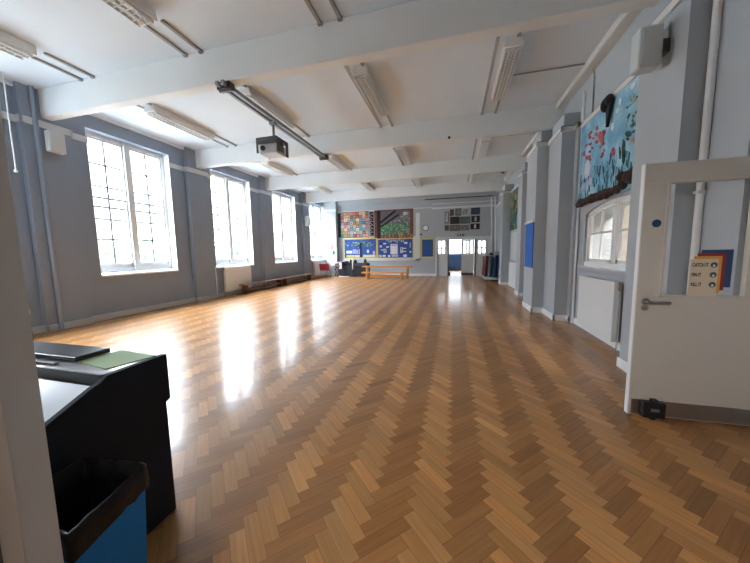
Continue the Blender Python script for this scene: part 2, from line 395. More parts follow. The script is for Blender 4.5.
# ------------------------------------------------------------------ big windows
def big_window(n, y0):
    w = thing('window_%d' % (n if n < 5 else 7), (XL - 0.2, y0 + WW / 2, WZ0),
              ['tall white sash window nearest the viewer, beside the grey speaker', 'tall white sash window above the panel radiator',
               'tall white sash window above the long dark bench', 'tall white sash window at the far end by the red chair', 'tall white sash window hidden behind the near doorway edge'][n - 1], 'window', None, 'structure')
    X = XL - 0.24; y1 = y0 + WW
    f = MB()
    fr = 0.07
    f.box(X - 0.06, X + 0.06, y0, y0 + fr, WZ0, WZ1); f.box(X - 0.06, X + 0.06, y1 - fr, y1, WZ0, WZ1)
    f.box(X - 0.06, X + 0.06, y0, y1, WZ1 - 0.09, WZ1)
    yc = (y0 + y1) / 2 - 0.01
    f.box(X - 0.06, X + 0.08, yc - 0.07, yc + 0.07, WZ0 + 0.05, WZ1)
    f.box(X - 0.06, X + 0.06, y0, y1, WZ0, WZ0 + 0.14)
    f.build('window_frame', FRAME, w, 0.008)
    for a, b in ((y0 + fr, yc - 0.07), (yc + 0.07, y1 - fr)):
        s = MB()
        s.box(X - 0.02, X + 0.03, a, a + 0.035, WZ0 + 0.14, WZ1 - 0.09); s.box(X - 0.02, X + 0.03, b - 0.035, b, WZ0 + 0.14, WZ1 - 0.09)
        s.box(X - 0.02, X + 0.03, a, b, WZ0 + 0.14, WZ0 + 0.25); s.box(X - 0.02, X + 0.03, a, b, WZ1 - 0.13, WZ1 - 0.09)
        s.build('sash', FRAME, w)
        g = MB()
        for z in (1.77, 2.22, 2.94, 3.42): g.box(X - 0.012, X + 0.014, a, b, z - 0.017, z + 0.017)
        for z in (2.49, 2.69): g.box(X - 0.02, X + 0.025, a, b, z - 0.018, z + 0.018)
        m_ = (a + b) / 2
        g.box(X - 0.012, X + 0.014, m_ - 0.017, m_ + 0.017, WZ0 + 0.2, WZ1 - 0.1)
        g.build('glazing_bar', LEAD, w)
        box1('pane', GLASS, w, X - 0.004, X, a, b, WZ0 + 0.14, WZ1 - 0.09)
    # reveal lining + sill
    l = MB(); l.box(XL - 0.46, XL + 0.004, y0, y0 + 0.012, WZ0, WZ1).box(XL - 0.46, XL + 0.004, y1 - 0.012, y1, WZ0, WZ1)
    l.build('reveal_lining', WHITE, w)
    s = MB(); s.prism([(XL - 0.19, WZ0 + 0.06), (XL + 0.035, WZ0 + 0.015), (XL + 0.035, WZ0 - 0.03), (XL - 0.19, WZ0 - 0.03)], 'y', y0, y1)
    s.build('window_sill', WHITE, w, 0.004)
for i, y0 in enumerate(WIN_Y + [1.38]): big_window(i + 1, y0)

# arched inner window in the mural bay
w5 = thing('window_5', (2.3, 5.0, 1.08), 'white arched casement window under the ocean mural', 'window', None, 'structure')
f = MB(); X0, X1 = 2.23, 2.29
f.box(X0, X1, BY0, BY0 + 0.07, 1.08, 1.98); f.box(X0, X1, BY1 - 0.07, BY1, 1.08, 1.98); f.box(X0 - 0.02, X1, BY0, BY1, 1.08, 1.17)
for a, b in zip(ya[:-1], ya[1:]):
    f.prism([(a, arch(a) - 0.07), (b, arch(b) - 0.07), (b, arch(b)), (a, arch(a))], 'x', X0, X1)
ym = 5.0
f.box(X0, X1, ym - 0.05, ym + 0.05, 1.1, 2.06)
f.build('window_frame', WHITE, w5, 0.004)
for a, b in ((BY0 + 0.07, ym - 0.05), (ym + 0.05, BY1 - 0.07)):
    g = MB()
    g.box(2.24, 2.28, a, a + 0.05, 1.15, 1.98); g.box(2.24, 2.28, b - 0.05, b, 1.15, 1.98); g.box(2.24, 2.28, a, b, 1.15, 1.22)
    g.box(2.245, 2.275, a, b, 1.62, 1.65); g.box(2.245, 2.275, (a + b) / 2 - 0.016, (a + b) / 2 + 0.016, 1.2, 2.06)
    g.build('casement', WHITE, w5)
    MB().prism([(a, 1.15), (b, 1.15), (b, min(arch(b), 2.06) - 0.03), (a, arch(a) - 0.03)], 'x', 2.258, 2.262).build('pane', GLASS, w5)
box1('window_sill', WALL, w5, 2.12, 2.24, BY0 - 0.02, BY1 + 0.02, 1.03, 1.085, 0.004)
# room behind that window
BEIGE = mat('beige_corridor_paint', (0.52, 0.48, 0.42), 0.7)
struct(MB().box(4.0, 4.1, 2.6, 7.4, -0.05, 3.0).box(2.65, 4.1, 2.5, 2.6, -0.05, 3.0).box(2.65, 4.1, 7.4, 7.5, -0.05, 3.0).box(2.65, 4.1, 2.5, 7.5, 3.0, 3.1).box(2.65, 4.1, 2.5, 7.5, -0.1, -0.05),
       'wall_side_room', BEIGE, 'beige wall of the room seen through the arched window', 'wall')
tag(MB().box(3.86, 4.0, 4.2, 5.2, 0.9, 2.1).build('cupboard', mat('pale_yellow_laminate', (0.6, 0.54, 0.38), 0.5), None, 0.01), 'pale yellow wall cupboard seen through arched window', 'cupboard')

# ------------------------------------------------------------------ outside
struct(MB().box(-90, XL - 0.6, -40, 60, -1.1, -1.0), 'ground', mat('outside_ground', (0.18, 0.19, 0.18), 0.9, var=0.2, scale=0.5), 'pale ground outside the windows', 'ground')
def house(x, y, w, d, h, c, label):
    t = thing('house', (x, y, -1), label, 'house')
    box1('wall', mat('house_wall_' + c, {'pale': (0.55, 0.53, 0.50), 'brick': (0.40, 0.28, 0.24)}[c], 0.8), t, x - d / 2, x + d / 2, y - w / 2, y + w / 2, -1, h)
    MB().prism([(x - d / 2 - 0.3, h), (x + d / 2 + 0.3, h), (x, h + 2.0)], 'y', y - w / 2 - 0.2, y + w / 2 + 0.2).build('roof', mat('slate', (0.22, 0.22, 0.24), 0.8), t)
    for k in range(int(w // 3)):
        yy = y - w / 2 + 1.5 + 3 * k
        m_ = MB().box(x + d / 2, x + d / 2 + 0.05, yy - 0.6, yy + 0.6, 0.2, 1.4)
        m_.build('window', mat('dark_pane', (0.12, 0.14, 0.16), 0.2), t)
house(-46, 14, 14, 8, 2.6, 'pale', 'pale low house outside the nearest window')
house(-46, 40, 20, 8, 2.8, 'brick', 'brick house outside the middle windows')
def tree(x, y, h, label):
    t = thing('tree', (x, y, -1), label, 'tree')
    MB().cyl((x, y, -1), (x, y, h * 0.5), 0.25, 0.15).build('trunk', BENCHD, t)
    c = MB(); r = random.Random(int(x * 7 + y))
    for k in range(26):
        c.ball((x + r.gauss(0, h * .22), y + r.gauss(0, h * .28), h * .55 + r.gauss(0, h * .17)), h * r.uniform(.13, .24), 8, 6)
    c.build('crown', mat('leaf_green', (0.16, 0.20, 0.14), 0.8, var=0.4, scale=1.5), t)
tree(-30, 19, 3.0, 'bushy green tree outside nearest window, left sash')
tree(-33, 26, 3.2, 'bushy green tree outside nearest window, right sash')
tree(-28, 33, 3.4, 'green tree outside the window above the radiator')
tree(-30, 52, 4.2, 'green tree outside the farther windows')

# ------------------------------------------------------------------ ceiling lights
def light_fixture():
    t = thing('ceiling_light', (0, 0, 4.27), '', 'ceiling light', 'fluorescent ceiling lights')
    b = MB(); b.prism([(-0.11, 4.40), (0.11, 4.40), (0.13, 4.29), (0.13, 4.27), (-0.13, 4.27), (-0.13, 4.29)], 'y', -0.78, 0.78)
    b.build('housing', WHITE, t, 0.004)
    d = MB(); d.box(-0.105, 0.105, -0.74, 0.74, 4.262, 4.272); d.build('reflector', mat('bright_reflector', (0.78, 0.80, 0.80), 0.25, metal=0.3, var=0.03), t)
    for s in (-1, 1):
        MB().cyl((s * 0.05, -0.72, 4.252), (s * 0.05, 0.72, 4.252), 0.013, n=10).build('tube', mat('frosted_tube', (0.85, 0.88, 0.88), 0.3), t)
    l = MB()
    for k in range(21):
        y = -0.72 + 1.44 * k / 20; l.box(-0.105, 0.105, y - 0.003, y + 0.003, 4.232, 4.27)
    for xx in (-0.108, 0, 0.108): l.box(xx - 0.004, xx + 0.004, -0.74, 0.74, 4.228, 4.27)
    l.build('louvre', mat('louvre_alu', (0.70, 0.72, 0.72), 0.4), t)
    return t
def conduits(t, x, ya, yb):
    for s in (-0.22, 0.06):
        MB().box(x + s - 0.022, x + s + 0.022, ya, yb, 4.372, 4.40).box(x + s - 0.03, x + s + 0.03, yb - 0.04, yb, 4.36, 4.40).build('conduit', CONDUIT, t)
LX = [-5.92, -3.70, -1.50, 0.80]
rows = [(2.36, 2.36 + 0.9, 3.88, 'nearest row'), (5.63, 4.4, 7.24, 'second row'), (9.36, 8.0, 10.55, 'third row'), (12.95, 12.0, 13.88, 'farthest row')]
cols_ = ['window-side column', 'column in line with the projector', 'column right of the projector rail', 'column nearest the right wall']
proto = light_fixture(); first = True
for r, (yc, ca, cb, rn) in enumerate(rows):
    for c, x in enumerate(LX):
        if r == 0 and c == 3: continue
        if first: t = proto; first = False
        else: t = copy_tree(proto)
        # only copy the plain fixture: conduits are added after copying the prototype
        t['label'] = 'fluorescent ceiling light, %s, %s' % (rn, cols_[c])
        t.location = (x, yc, 4.27)
        ORG[t.name] = Vector((x, yc, 4.27))
allL = [o for o in COL.objects if o.name.startswith('ceiling_light')]
k = 0
for r, (yc, ca, cb, rn) in enumerate(rows):
    for c, x in enumerate(LX):
        if r == 0 and c == 3: continue
        t = allL[k]; k += 1
        conduits(t, x, ca, cb)
for (ya_, xa, lab) in ((5.85, 0.95, 'thin grey conduit crossing ceiling to the wall above the ocean mural'), (8.75, 0.95, 'thin grey conduit crossing ceiling behind the second beam')):
    tag(MB().tube([(xa, ya_, 4.385), (2.17, ya_, 4.385), (2.17, ya_, 4.27)] + ([(2.185, ya_, 4.2), (2.185, ya_, 3.62)] if ya_ < 6 else []), 0.013, 8).build('ceiling_conduit', CONDUIT), lab, 'conduit')
tag(MB().cyl((1.84, 12.75, 4.40), (1.84, 12.75, 4.35), 0.07, 0.05).build('smoke_detector', DKGREY), 'small dark smoke detector on ceiling above the right wall', 'smoke detector')
tag(MB().cyl((-0.12, 7.24, 3.96), (-0.12, 7.215, 3.96), 0.03).build('beam_fixing', BLACK), 'small black round fixing on the second beam', 'fixing')

# ------------------------------------------------------------------ projector rail and projector
RX = -3.30
t = thing('projector_rail', (RX, 5.65, 3.86), 'long grey double rail hung under two beams carrying the projector', 'rail')
for s in (-0.05, 0.05):
    m_ = MB().box(RX + s - 0.025, RX + s + 0.025, 3.80, 7.5, 3.84, 3.90); m_.build('channel', GALV, t, 0.004)
for yy in (3.93, 7.38):
    MB().box(RX - 0.11, RX + 0.11, yy - 0.06, yy + 0.06, 3.82, 3.92).cyl((RX - 0.11, yy, 3.83), (RX + 0.11, yy, 3.83), 0.03).build('clamp', DKGREY, t, 0.004)
PYc = 5.12
t = thing('projector', (RX, PYc, 3.23), 'white projector in a dark metal security cage hanging from the rail', 'projector')
MB().cyl((RX, PYc, 3.52), (RX, PYc, 3.84), 0.022).box(RX - 0.05, RX + 0.05, PYc - 0.05, PYc + 0.05, 3.79, 3.84).build('drop_pole', GALV, t)
cg = MB(); cx0, cx1, cy0, cy1 = RX - 0.25, RX + 0.18, PYc - 0.20, PYc + 0.20
cg.box(cx0, cx1, cy0, cy1, 3.47, 3.52)
cg.box(cx0, cx0 + 0.03, cy0, cy0 + 0.03, 3.25, 3.47); cg.box(cx0, cx1, cy0, cy0 + 0.02, 3.40, 3.46)
cg.box(cx1 - 0.012, cx1, cy0 + 0.02, cy0 + 0.10, 3.26, 3.47); cg.box(cx1 - 0.012, cx1, cy1 - 0.09, cy1, 3.23, 3.47)
for k in range(5): cg.box(cx1 - 0.01, cx1, cy0 + 0.10 + 0.03 * k, cy0 + 0.115 + 0.03 * k, 3.27, 3.47)
cg.box(cx0, cx0 + 0.03, cy1 - 0.03, cy1, 3.25, 3.47)
cg.build('security_cage', DKGREY, t, 0.004)
body = MB().box(cx0 + 0.045, cx1 - 0.03, cy0 + 0.03, cy1 - 0.05, 3.235, 3.41).build('body', mat('projector_shell', (0.55, 0.57, 0.57), 0.4), t, 0.015)
MB().cyl((RX - 0.12, cy0 + 0.035, 3.33), (RX - 0.12, cy0 + 0.0, 3.33), 0.045).build('lens', BLACK, body)

# ------------------------------------------------------------------ speakers
def speaker(name, x0, x1, y0, y1, z0, z1, face, label, wx):
    t = thing(name, ((x0 + x1) / 2, (y0 + y1) / 2, z0), label, 'speaker')
    MB().box(x0, x1, y0, y1, z0, z1).build('cabinet', SPKW, t, 0.02)
    if face == '-y': MB().box(x0 + 0.02, x1 - 0.02, y0 - 0.006, y0 + 0.002, z0 + 0.03, z1 - 0.03).build('grille', mat('grille_cloth', (0.55, 0.58, 0.58), 0.8, var=0.1, scale=60), t)
    else: MB().box(x1 - 0.002, x1 + 0.006, y0 + 0.02, y1 - 0.02, z0 + 0.03, z1 - 0.03).build('grille', mat('grille_cloth', (0.55, 0.58, 0.58), 0.8, var=0.1, scale=60), t)
    xa = x0 if abs(wx - x0) < abs(wx - x1) else x1
    MB().box(min(wx, xa), max(wx, xa), (y0 + y1) / 2 - 0.04, (y0 + y1) / 2 + 0.04, (z0 + z1) / 2 - 0.06, (z0 + z1) / 2 + 0.06).build('bracket', DKGREY, t)
speaker('wall_speaker', -7.18, -7.05, 3.84, 4.08, 3.31, 3.68, '+x', 'white wall speaker on left pier beside the nearest window', PX)
speaker('wall_speaker', 1.645, 1.83, 3.46, 3.62, 3.06, 3.42, '-y', 'white wall speaker high on right pier above the open door', 1.9)
speaker('wall_speaker', -7.22, -7.02, 13.56, 13.78, 2.72, 3.22, '+x', 'small white wall speaker between the two farthest windows', PX)

# ------------------------------------------------------------------ pipes and cords
tag(MB().cyl((2.055, 3.24, 0), (2.055, 3.24, ZC), 0.028).box(2.02, 2.08, 3.21, 3.27, 1.85, 1.875).build('wall_pipe', WHITE), 'white vertical pipe in the corner behind the open door', 'pipe')
tag(MB().cyl((2.17, 6.17, 0), (2.17, 6.17, 4.1), 0.018).build('wall_pipe', WHITE), 'thin white vertical pipe at far edge of the ocean mural', 'pipe')
tag(MB().cyl((1.88, 16.0, 1.27), (1.80, 16.0, 4.0), 0.03).build('wall_pipe', WHITE), 'left of two white vertical pipes above the gym mats', 'pipe')
tag(MB().cyl((2.05, 16.0, 1.27), (1.97, 16.0, 4.0), 0.03).build('wall_pipe', WHITE), 'right of two white vertical pipes above the gym mats', 'pipe')
tag(MB().cyl((PX + 0.03, 3.78, 0.0), (PX + 0.03, 3.78, ZC), 0.035).build('wall_pipe', WALL_SHADED), 'grey painted vertical pipe on left pier beside the white speaker', 'pipe')
tag(MB().cyl((XL + 0.03, 7.78, 0.1), (XL + 0.03, 7.78, 0.98), 0.014).cyl((XL + 0.03, 7.78, 0.97), (XL + 0.03, 8.1, 0.97), 0.014).build('wall_pipe', WHITE), 'thin white pipe rising beside the left radiator', 'pipe')
tag(MB().cyl((-7.10, 3.38, 2.86), (-7.10, 3.38, 4.4), 0.009).ball((-7.10, 3.38, 2.84), 0.025).build('pull_cord', WHITE), 'white pull cord hanging at the left doorway edge', 'cord')

# ------------------------------------------------------------------ radiators
def radiator(name, x0, x1, y0, y1, z0, z1, label, valve_end):
    t = thing(name, ((x0 + x1) / 2, (y0 + y1) / 2, z0), label, 'radiator')
    faceX = x0 if x0 > 0 else x1
    p = MB(); n = int((y1 - y0) / 0.045)
    sgn = -1 if x0 > 0 else 1
    p.box(x0, x1, y0, y1, z0, z1)
    p.build('panel', RADI, t, 0.008)
    r = MB()
    for k in range(n):
        yy = y0 + 0.03 + (y1 - y0 - 0.06) * k / (n - 1)
        r.box(faceX, faceX + sgn * 0.0018, yy - 0.014, yy + 0.014, z0 + 0.03, z1 - 0.03)
    r.build('fins', RADI, t, 0.002)
    MB().box(x0 - 0.002, x1 + 0.002, y0 - 0.002, y1 + 0.002, z1 - 0.004, z1 + 0.012).build('top_grille', RADI, t, 0.003)
    yv = y0 - 0.05 if valve_end < 0 else y1 + 0.05
    xm = (x0 + x1) / 2
    v = MB().cyl((xm, (y0 if valve_end < 0 else y1), z1 - 0.06), (xm, yv, z1 - 0.06), 0.012).cyl((xm, yv, z1 - 0.10), (xm, yv, z1 + 0.02), 0.022)
    v.cyl((xm, yv, 0), (xm, yv, z1 - 0.08), 0.009)
    v.build('valve', CHROME, t)
    xw = {True: 2.2 if y0 < 9 else 2.12, False: XL}[x0 > 0]
    MB().box(min(xw, xm), max(xw, xm), y0 + 0.2, y0 + 0.25, z0 + 0.1, z0 + 0.2).box(min(xw, xm), max(xw, xm), y1 - 0.25, y1 - 0.2, z0 + 0.1, z0 + 0.2).build('wall_bracket', RADI, t)
radiator('radiator', 2.06, 2.15, 4.54, 5.68, 0.13, 0.93, 'white panel radiator below the arched window', -1)
radiator('radiator', 2.0, 2.07, 10.40, 11.85, 0.09, 0.90, 'white radiator in the far right bay beneath the yellow mural', -1)
radiator('radiator', XL + 0.05, XL + 0.14, 8.08, 9.35, 0.14, 1.0 - 0.06, 'grey-white panel radiator beneath the second left window', -1)
radiator('radiator', XL + 0.05, XL + 0.14, 14.55, 16.0, 0.14, 0.92, 'white radiator under the farthest left window', 1)

# ------------------------------------------------------------------ gym benches by the windows
def gym_bench(y0, y1, label):
    t = thing('gym_bench', (-7.14, (y0 + y1) / 2, 0), label, 'bench', 'dark benches along the window wall')
    box1('top', mat('bench_top_wood', (0.30, 0.20, 0.13), 0.4, var=0.2, scale=8), t, -7.22, -6.96, y0, y1, 0.29, 0.33, 0.006)
    box1('rail', BENCHD, t, -7.13, -7.06, y0 + 0.1, y1 - 0.1, 0.09, 0.17, 0.004)
    for a in (y0 + 0.12, y1 - 0.2): box1('leg', BENCHD, t, -7.21, -6.99, a, a + 0.07, 0, 0.29, 0.006)
gym_bench(8.62, 11.05, 'dark wooden gym bench in front of the left radiator')
gym_bench(11.15, 13.75, 'dark wooden gym bench beyond the first, nearer the far wall')

# benches in front of the far boards
def pine_bench(x0, x1, y, d, h, label):
    t = thing('pine_bench', ((x0 + x1) / 2, y, 0), label, 'bench', 'honey coloured pine benches')
    box1('top', BENCHW, t, x0, x1, y - d / 2, y + d / 2, h - 0.06, h, 0.008)
    box1('rail', BENCHW, t, x0 + 0.2, x1 - 0.2, y - 0.03, y + 0.03, 0.06, 0.14, 0.006)
    for a in (x0 + 0.22, x1 - 0.30): box1('leg', BENCHW, t, a, a + 0.08, y - d / 2 + 0.03, y + d / 2 - 0.03, 0, h - 0.06, 0.006)
pine_bench(-4.75, -2.05, 15.25, 0.40, 0.62, 'taller honey pine bench standing behind the lower one')
pine_bench(-4.58, -2.24, 14.6, 0.34, 0.34, 'lower honey pine bench in front of the taller one')

# ------------------------------------------------------------------ far wall boards
def quadcol(mb, x0, x1, z0, z1, y, c, d=0.012):
    mb.col = c; mb.box(x0, x1, y - d, y, z0, z1); return mb
rnd = random.Random(11)
struct(MB().box(-6.32, -1.8, YB - 0.035, YB, 0.85, 0.98).box(-2.02, -1.80, YB - 0.035, YB, 0.85, 3.46).box(-6.3, -2.0, YB - 0.012, YB, 0.95, 2.2), 'trim_15', mat('white_frame_paint', (0.68, 0.70, 0.70), 0.5),
       'white painted frame around the far display boards', 'frame', 0.006)
# patchwork mural
YM = YB - 0.012
t = thing('patchwork_mural', (-5.6, YB - 0.03, 2.22), 'patchwork mural of many coloured squares on the far wall, left', 'mural')
box1('backing', mat('mural_backing', (0.10, 0.05, 0.05), 0.8), t, -6.44, -4.71, YM - 0.03, YM, 2.22, 3.70)
pm = MB(); pal = [(.45, .10, .06), (.55, .25, .10), (.6, .45, .25), (.08, .25, .25), (.05, .2, .35), (.5, .18, .2), (.65, .6, .5), (.1, .35, .15), (.55, .3, .3), (.3, .05, .05), (.08, .3, .45), (.7, .5, .4)]
for i in range(9):
    for j in range(8):
        x = -6.42 + 1.70 * i / 9; z = 2.24 + 1.44 * j / 8
        c = rnd.choice(pal); 
        if j >= 6: c = rnd.choice(pal[:3] + pal[9:10])
        if j <= 3 and rnd.random() < .4: c = rnd.choice([(.55, .42, .40), (.55, .2, .22), (.2, .42, .42)])
        quadcol(pm, x + 0.005, x + 0.182, z + 0.005, z + 0.172, YM - 0.03, c, 0.006)
        c2 = rnd.choice(pal); a = rnd.uniform(.03, .08); b_ = rnd.uniform(.03, .07)
        quadcol(pm, x + a, x + 0.182 - b_, z + b_, z + 0.172 - a, YM - 0.035, c2, 0.004)
pm.build('patches', PATCH, t)
box1('side_cloth', mat('dark_green_cloth', (0.02, 0.05, 0.05), 0.9), t, -6.60, -6.44, YM - 0.02, YM, 2.25, 3.66)
# loop strip
t = thing('looped_hanging', (-4.55, YB - 0.03, 2.3), 'narrow navy hanging with white looping line between the two far murals', 'wall hanging')
box1('cloth', mat('navy_cloth', (0.012, 0.016, 0.04), 0.9), t, -4.68, -4.43, YM - 0.02, YM, 2.30, 3.64)
lp = MB()
for k in range(6):
    z = 2.44 + 0.205 * k
    pts = [(-4.555 + 0.085 * math.cos(a), YM - 0.024, z + 0.07 * math.sin(a) + 0.02 * math.cos(a)) for a in [2 * PI * i / 9 for i in range(8)]]
    lp.tube(pts, 0.009, 5)
lp.build('loop_line', PAPER, t)
box1('edge_strip', PAPER, t, -4.71, -4.685, YM - 0.022, YM, 2.26, 3.66)
# tree mural
t = thing('tree_mural', (-3.28, YB - 0.03, 2.05), 'tree and moon mural with green foliage in red-brown border on far wall', 'mural')
box1('border', mat('red_brown_cloth', (0.20, 0.055, 0.045), 0.9, var=0.3), t, -4.38, -2.16, YM - 0.025, YM, 2.12, 3.72)
box1('night_sky', mat('mauve_grey_cloth', (0.14, 0.12, 0.15), 0.9, var=0.4, scale=5), t, -4.12, -2.32, YM - 0.032, YM, 2.28, 3.66)
MB().box(-4.22, -4.02, YM - 0.045, YM - 0.03, 2.14, 3.68).bar((-4.1, YM - 0.04, 2.95), (-3.15, YM - 0.04, 3.64), 0.02, 0.12).bar((-4.1, YM - 0.04, 2.72), (-2.95, YM - 0.04, 3.42), 0.02, 0.10).build('tree_trunk', mat('black_cloth', (0.01, 0.008, 0.012), 0.9), t)
lf = MB()
for k in range(420):
    a = rnd.uniform(-4.0, -2.36); f_ = (a + 4.0) / 1.64
    zt = 2.32 + (0.5 + 0.75 * f_ ** .7) * rnd.random()
    g = rnd.choice([(.05, .22, .09), (.07, .38, .12), (.16, .52, .17), (.38, .66, .30), (.04, .33, .14)])
    if zt > 2.98: g = rnd.choice([(.35, .38, .36), (.14, .32, .18), (.5, .52, .48), (.2, .18, .22)])
    lf.col = g; s = rnd.uniform(.03, .06); an = rnd.uniform(0, PI); ca, sa = math.cos(an), math.sin(an)
    lf.prism([(a + p * ca - q2 * sa, zt + p * sa + q2 * ca) for p, q2 in ((-s, 0), (-s * .3, s * .4), (s * .4, s * .35), (s, 0), (s * .4, -s * .35), (-s * .3, -s * .4))], 'y', YM - 0.036 - 0.008 * rnd.random(), YM - 0.032)
lf.build('leaves', PATCH, t)
MB().cyl((-2.62, YM - 0.031, 3.46), (-2.62, YM - 0.05, 3.46), 0.11, n=20).build('moon', mat('moon_card', (0.5, 0.55, 0.5), 0.8), t)
gf = MB()
for k in range(40):
    gf.col = rnd.choice([(.45, .16, .08), (.55, .3, .12), (.35, .10, .08)]); a = rnd.uniform(-4.1, -2.2); gf.box(a, a + .05, YM - 0.034, YM - 0.026, 2.14, 2.2 + rnd.random() * .18)
gf.build('undergrowth', PATCH, t)
# blue display boards
def board(name, x0, x1, z0, z1, label, y=YB - 0.012, bw=0.055):
    t = thing(name, ((x0 + x1) / 2, y, z0), label, 'notice board')
    box1('blue_backing', BLUEB, t, x0, x1, y - 0.02, y, z0, z1)
    b = MB().box(x0 - bw, x0, y - 0.03, y, z0 - bw, z1 + bw).box(x1, x1 + bw, y - 0.03, y, z0 - bw, z1 + bw)
    b.box(x0, x1, y - 0.03, y, z1, z1 + bw).box(x0, x1, y - 0.03, y, z0 - bw, z0)
    b.build('border', YELLOW, t, 0.004)
    return t
b1 = board('display_board', -6.22, -4.30, 1.06, 2.11, 'blue display board with paper tree below the patchwork mural')
yb = YB - 0.034
MB().box(-5.28, -5.19, yb - 0.012, yb, 1.06, 1.92).bar((-5.24, yb, 1.6), (-5.75, yb, 1.93), 0.01, 0.05).bar((-5.24, yb, 1.7), (-4.8, yb, 1.95), 0.01, 0.05).build('paper_trunk', BLACK, b1)
q = MB()
for k in range(70):
    x = -5.24 + rnd.gauss(0, .42); z = 1.84 + rnd.gauss(0, .09)
    q.col = rnd.choice([(.1, .4, .3), (.35, .5, .2), (.3, .5, .5), (.5, .4, .15), (.08, .3, .2)]); s = rnd.uniform(.02, .04)
    if -6.18 < x < -4.36: q.box(x - s, x + s, yb - 0.008, yb, z - s * .7, min(z + s * .7, 2.09))
q.build('paper_leaves', PATCH, b1)
q = MB()
for (x, z, w, h, c) in ((-6.12, 1.30, .36, .16, (.75, .77, .85)), (-5.72, 1.28, .2, .26, (.35, .4, .75)), (-5.5, 1.26, .1, .24, (.55, .4, .6)), (-5.36, 1.24, .07, .3, (.4, .35, .6)), (-4.86, 1.32, .13, .18, (.6, .75, .85)),
                        (-4.5, 1.22, .14, .2, (.65, .4, .6)), (-6.12, 1.075, .5, .13, (.55, .6, .2)), (-5.6, 1.075, .3, .12, (.65, .7, .6)), (-5.1, 1.075, .75, .13, (.7, .68, .5)), (-5.0, 1.55, .06, .06, (.02, .03, .08))):
    quadcol(MB(), x, x + w, z, z + h, yb, c, 0.006).build('paper', PATCH, b1)
b2 = board('display_board', -4.19, -2.20, 1.03, 2.06, 'blue display board with white sheets and central page below the tree mural', bw=.04)
q = MB(); Wt = (.78, .79, .82)
cx = -4.20; sx = 2.0 / 650; 
def pz(v): return 2.06 - 1.03 * (v - 95) / 345
for (a, b_, c, d, col) in ((285, 185, 420, 375, Wt), (300, 200, 405, 215, (.3, .35, .4)), (150, 160, 205, 185, Wt), (205, 225, 260, 250, Wt), (105, 285, 160, 300, Wt), (470, 250, 520, 330, Wt), (487, 262, 505, 312, (.01, .02, .05)),
                        (525, 260, 580, 278, Wt), (525, 318, 580, 336, Wt), (545, 150, 600, 185, Wt), (80, 200, 125, 245, (.6, .5, .6)), (85, 150, 120, 195, (.02, .02, .04)), (155, 270, 210, 350, (.5, .5, .6)), (170, 285, 195, 320, (.35, .15, .15)),
                        (60, 385, 115, 430, (.6, .5, .55)), (135, 390, 195, 420, Wt), (240, 390, 280, 430, Wt), (305, 385, 430, 425, (.45, .5, .55)), (525, 385, 590, 430, Wt), (640, 160, 665, 260, (.35, .35, .6)), (640, 320, 670, 350, Wt), (470, 335, 515, 352, Wt)):
    quadcol(MB(), cx + (a - 45) * sx, cx + (c - 45) * sx, pz(d), pz(b_), yb, col, 0.006 if col == Wt else 0.009).build('paper', PATCH, b2)
for k in range(9):
    q = MB(); x = cx + (215 + 38 * k - 45) * sx; z = 2.02 - 0.03 * abs(math.sin(k)); h = .05 + .04 * (k % 3)
    q.box(x, x + 0.03, yb - 0.006, yb, z - h, z + .02); q.box(x, x + 0.07, yb - 0.006, yb, z - h if k % 2 else z, z - h + .025 if k % 2 else z + .025)
    q.build('title_letter', PAPER, b2)
board('notice_board', -1.68, -1.08, 1.06, 2.0, 'plain blue notice board with yellow border beside the far doors')
# clock
t = thing('wall_clock', (-1.48, YB - 0.04, 2.47), 'round white wall clock with black rim on far wall', 'clock')
MB().cyl((-1.48, YB - 0.002, 2.63), (-1.48, YB - 0.05, 2.63), 0.165, n=28).build('rim', BLACK, t)
MB().cyl((-1.48, YB - 0.05, 2.63), (-1.48, YB - 0.056, 2.63), 0.135, n=28).build('dial', PAPER, t)
MB().bar((-1.48, YB - 0.06, 2.63), (-1.40, YB - 0.06, 2.67), 0.004, 0.014, up=(0, 1, 0)).build('hour_hand', BLACK, t)
MB().bar((-1.48, YB - 0.06, 2.63), (-1.50, YB - 0.06, 2.74), 0.004, 0.01, up=(0, 1, 0)).build('minute_hand', BLACK, t)
tag(MB().box(-1.78, -1.68, YB - 0.06, YB, 2.24, 2.33).build('wall_box', BLACK, None, 0.01), 'small black box on the far wall below the clock', 'sensor')
# framed pictures
def picture(a, b_, c, d, frame, img, label, inner=None):
    X0, X1 = -0.46 + 0.0507 * (a / 15 - 5), -0.46 + 0.0507 * (c / 15 - 5)
    Z0, Z1 = 3.57 - 0.0545 * (d / 15 - 9.5), 3.57 - 0.0545 * (b_ / 15 - 9.5)
    Z1 = min(Z1, 3.585)
    t = thing('framed_picture', ((X0 + X1) / 2, YB - 0.06, Z0), label, 'picture', 'pictures above the far doors')
    box1('frame', mat('frame_' + str(frame), frame, 0.6), t, X0, X1, YB - 0.055, YB - 0.03, Z0, Z1, 0.004)
    im = MB(); e = 0.03
    quadcol(im, X0 + e, X1 - e, Z0 + e, Z1 - e, YB - 0.055, img, 0.004)
    for k in range(7):
        x = rnd.uniform(X0 + e, X1 - e - .06); z = rnd.uniform(Z0 + e, Z1 - e - .06); f_ = rnd.uniform(.3, 1.9)
        quadcol(im, x, x + .06, z, z + .06, YB - 0.059, [v * f_ for v in img], 0.002)
    if inner: quadcol(im, (X0 + X1) / 2 - .05, (X0 + X1) / 2 + .05, Z0 + .05, Z1 - .05, YB - 0.061, inner, 0.003)
    im.build('print', PATCH, t)
BK = (.015, .015, .02); WH = (.6, .6, .58)
picture(75, 180, 133, 345, BK, (.45, .45, .43), 'tall pale picture in black frame, left edge of the picture group')
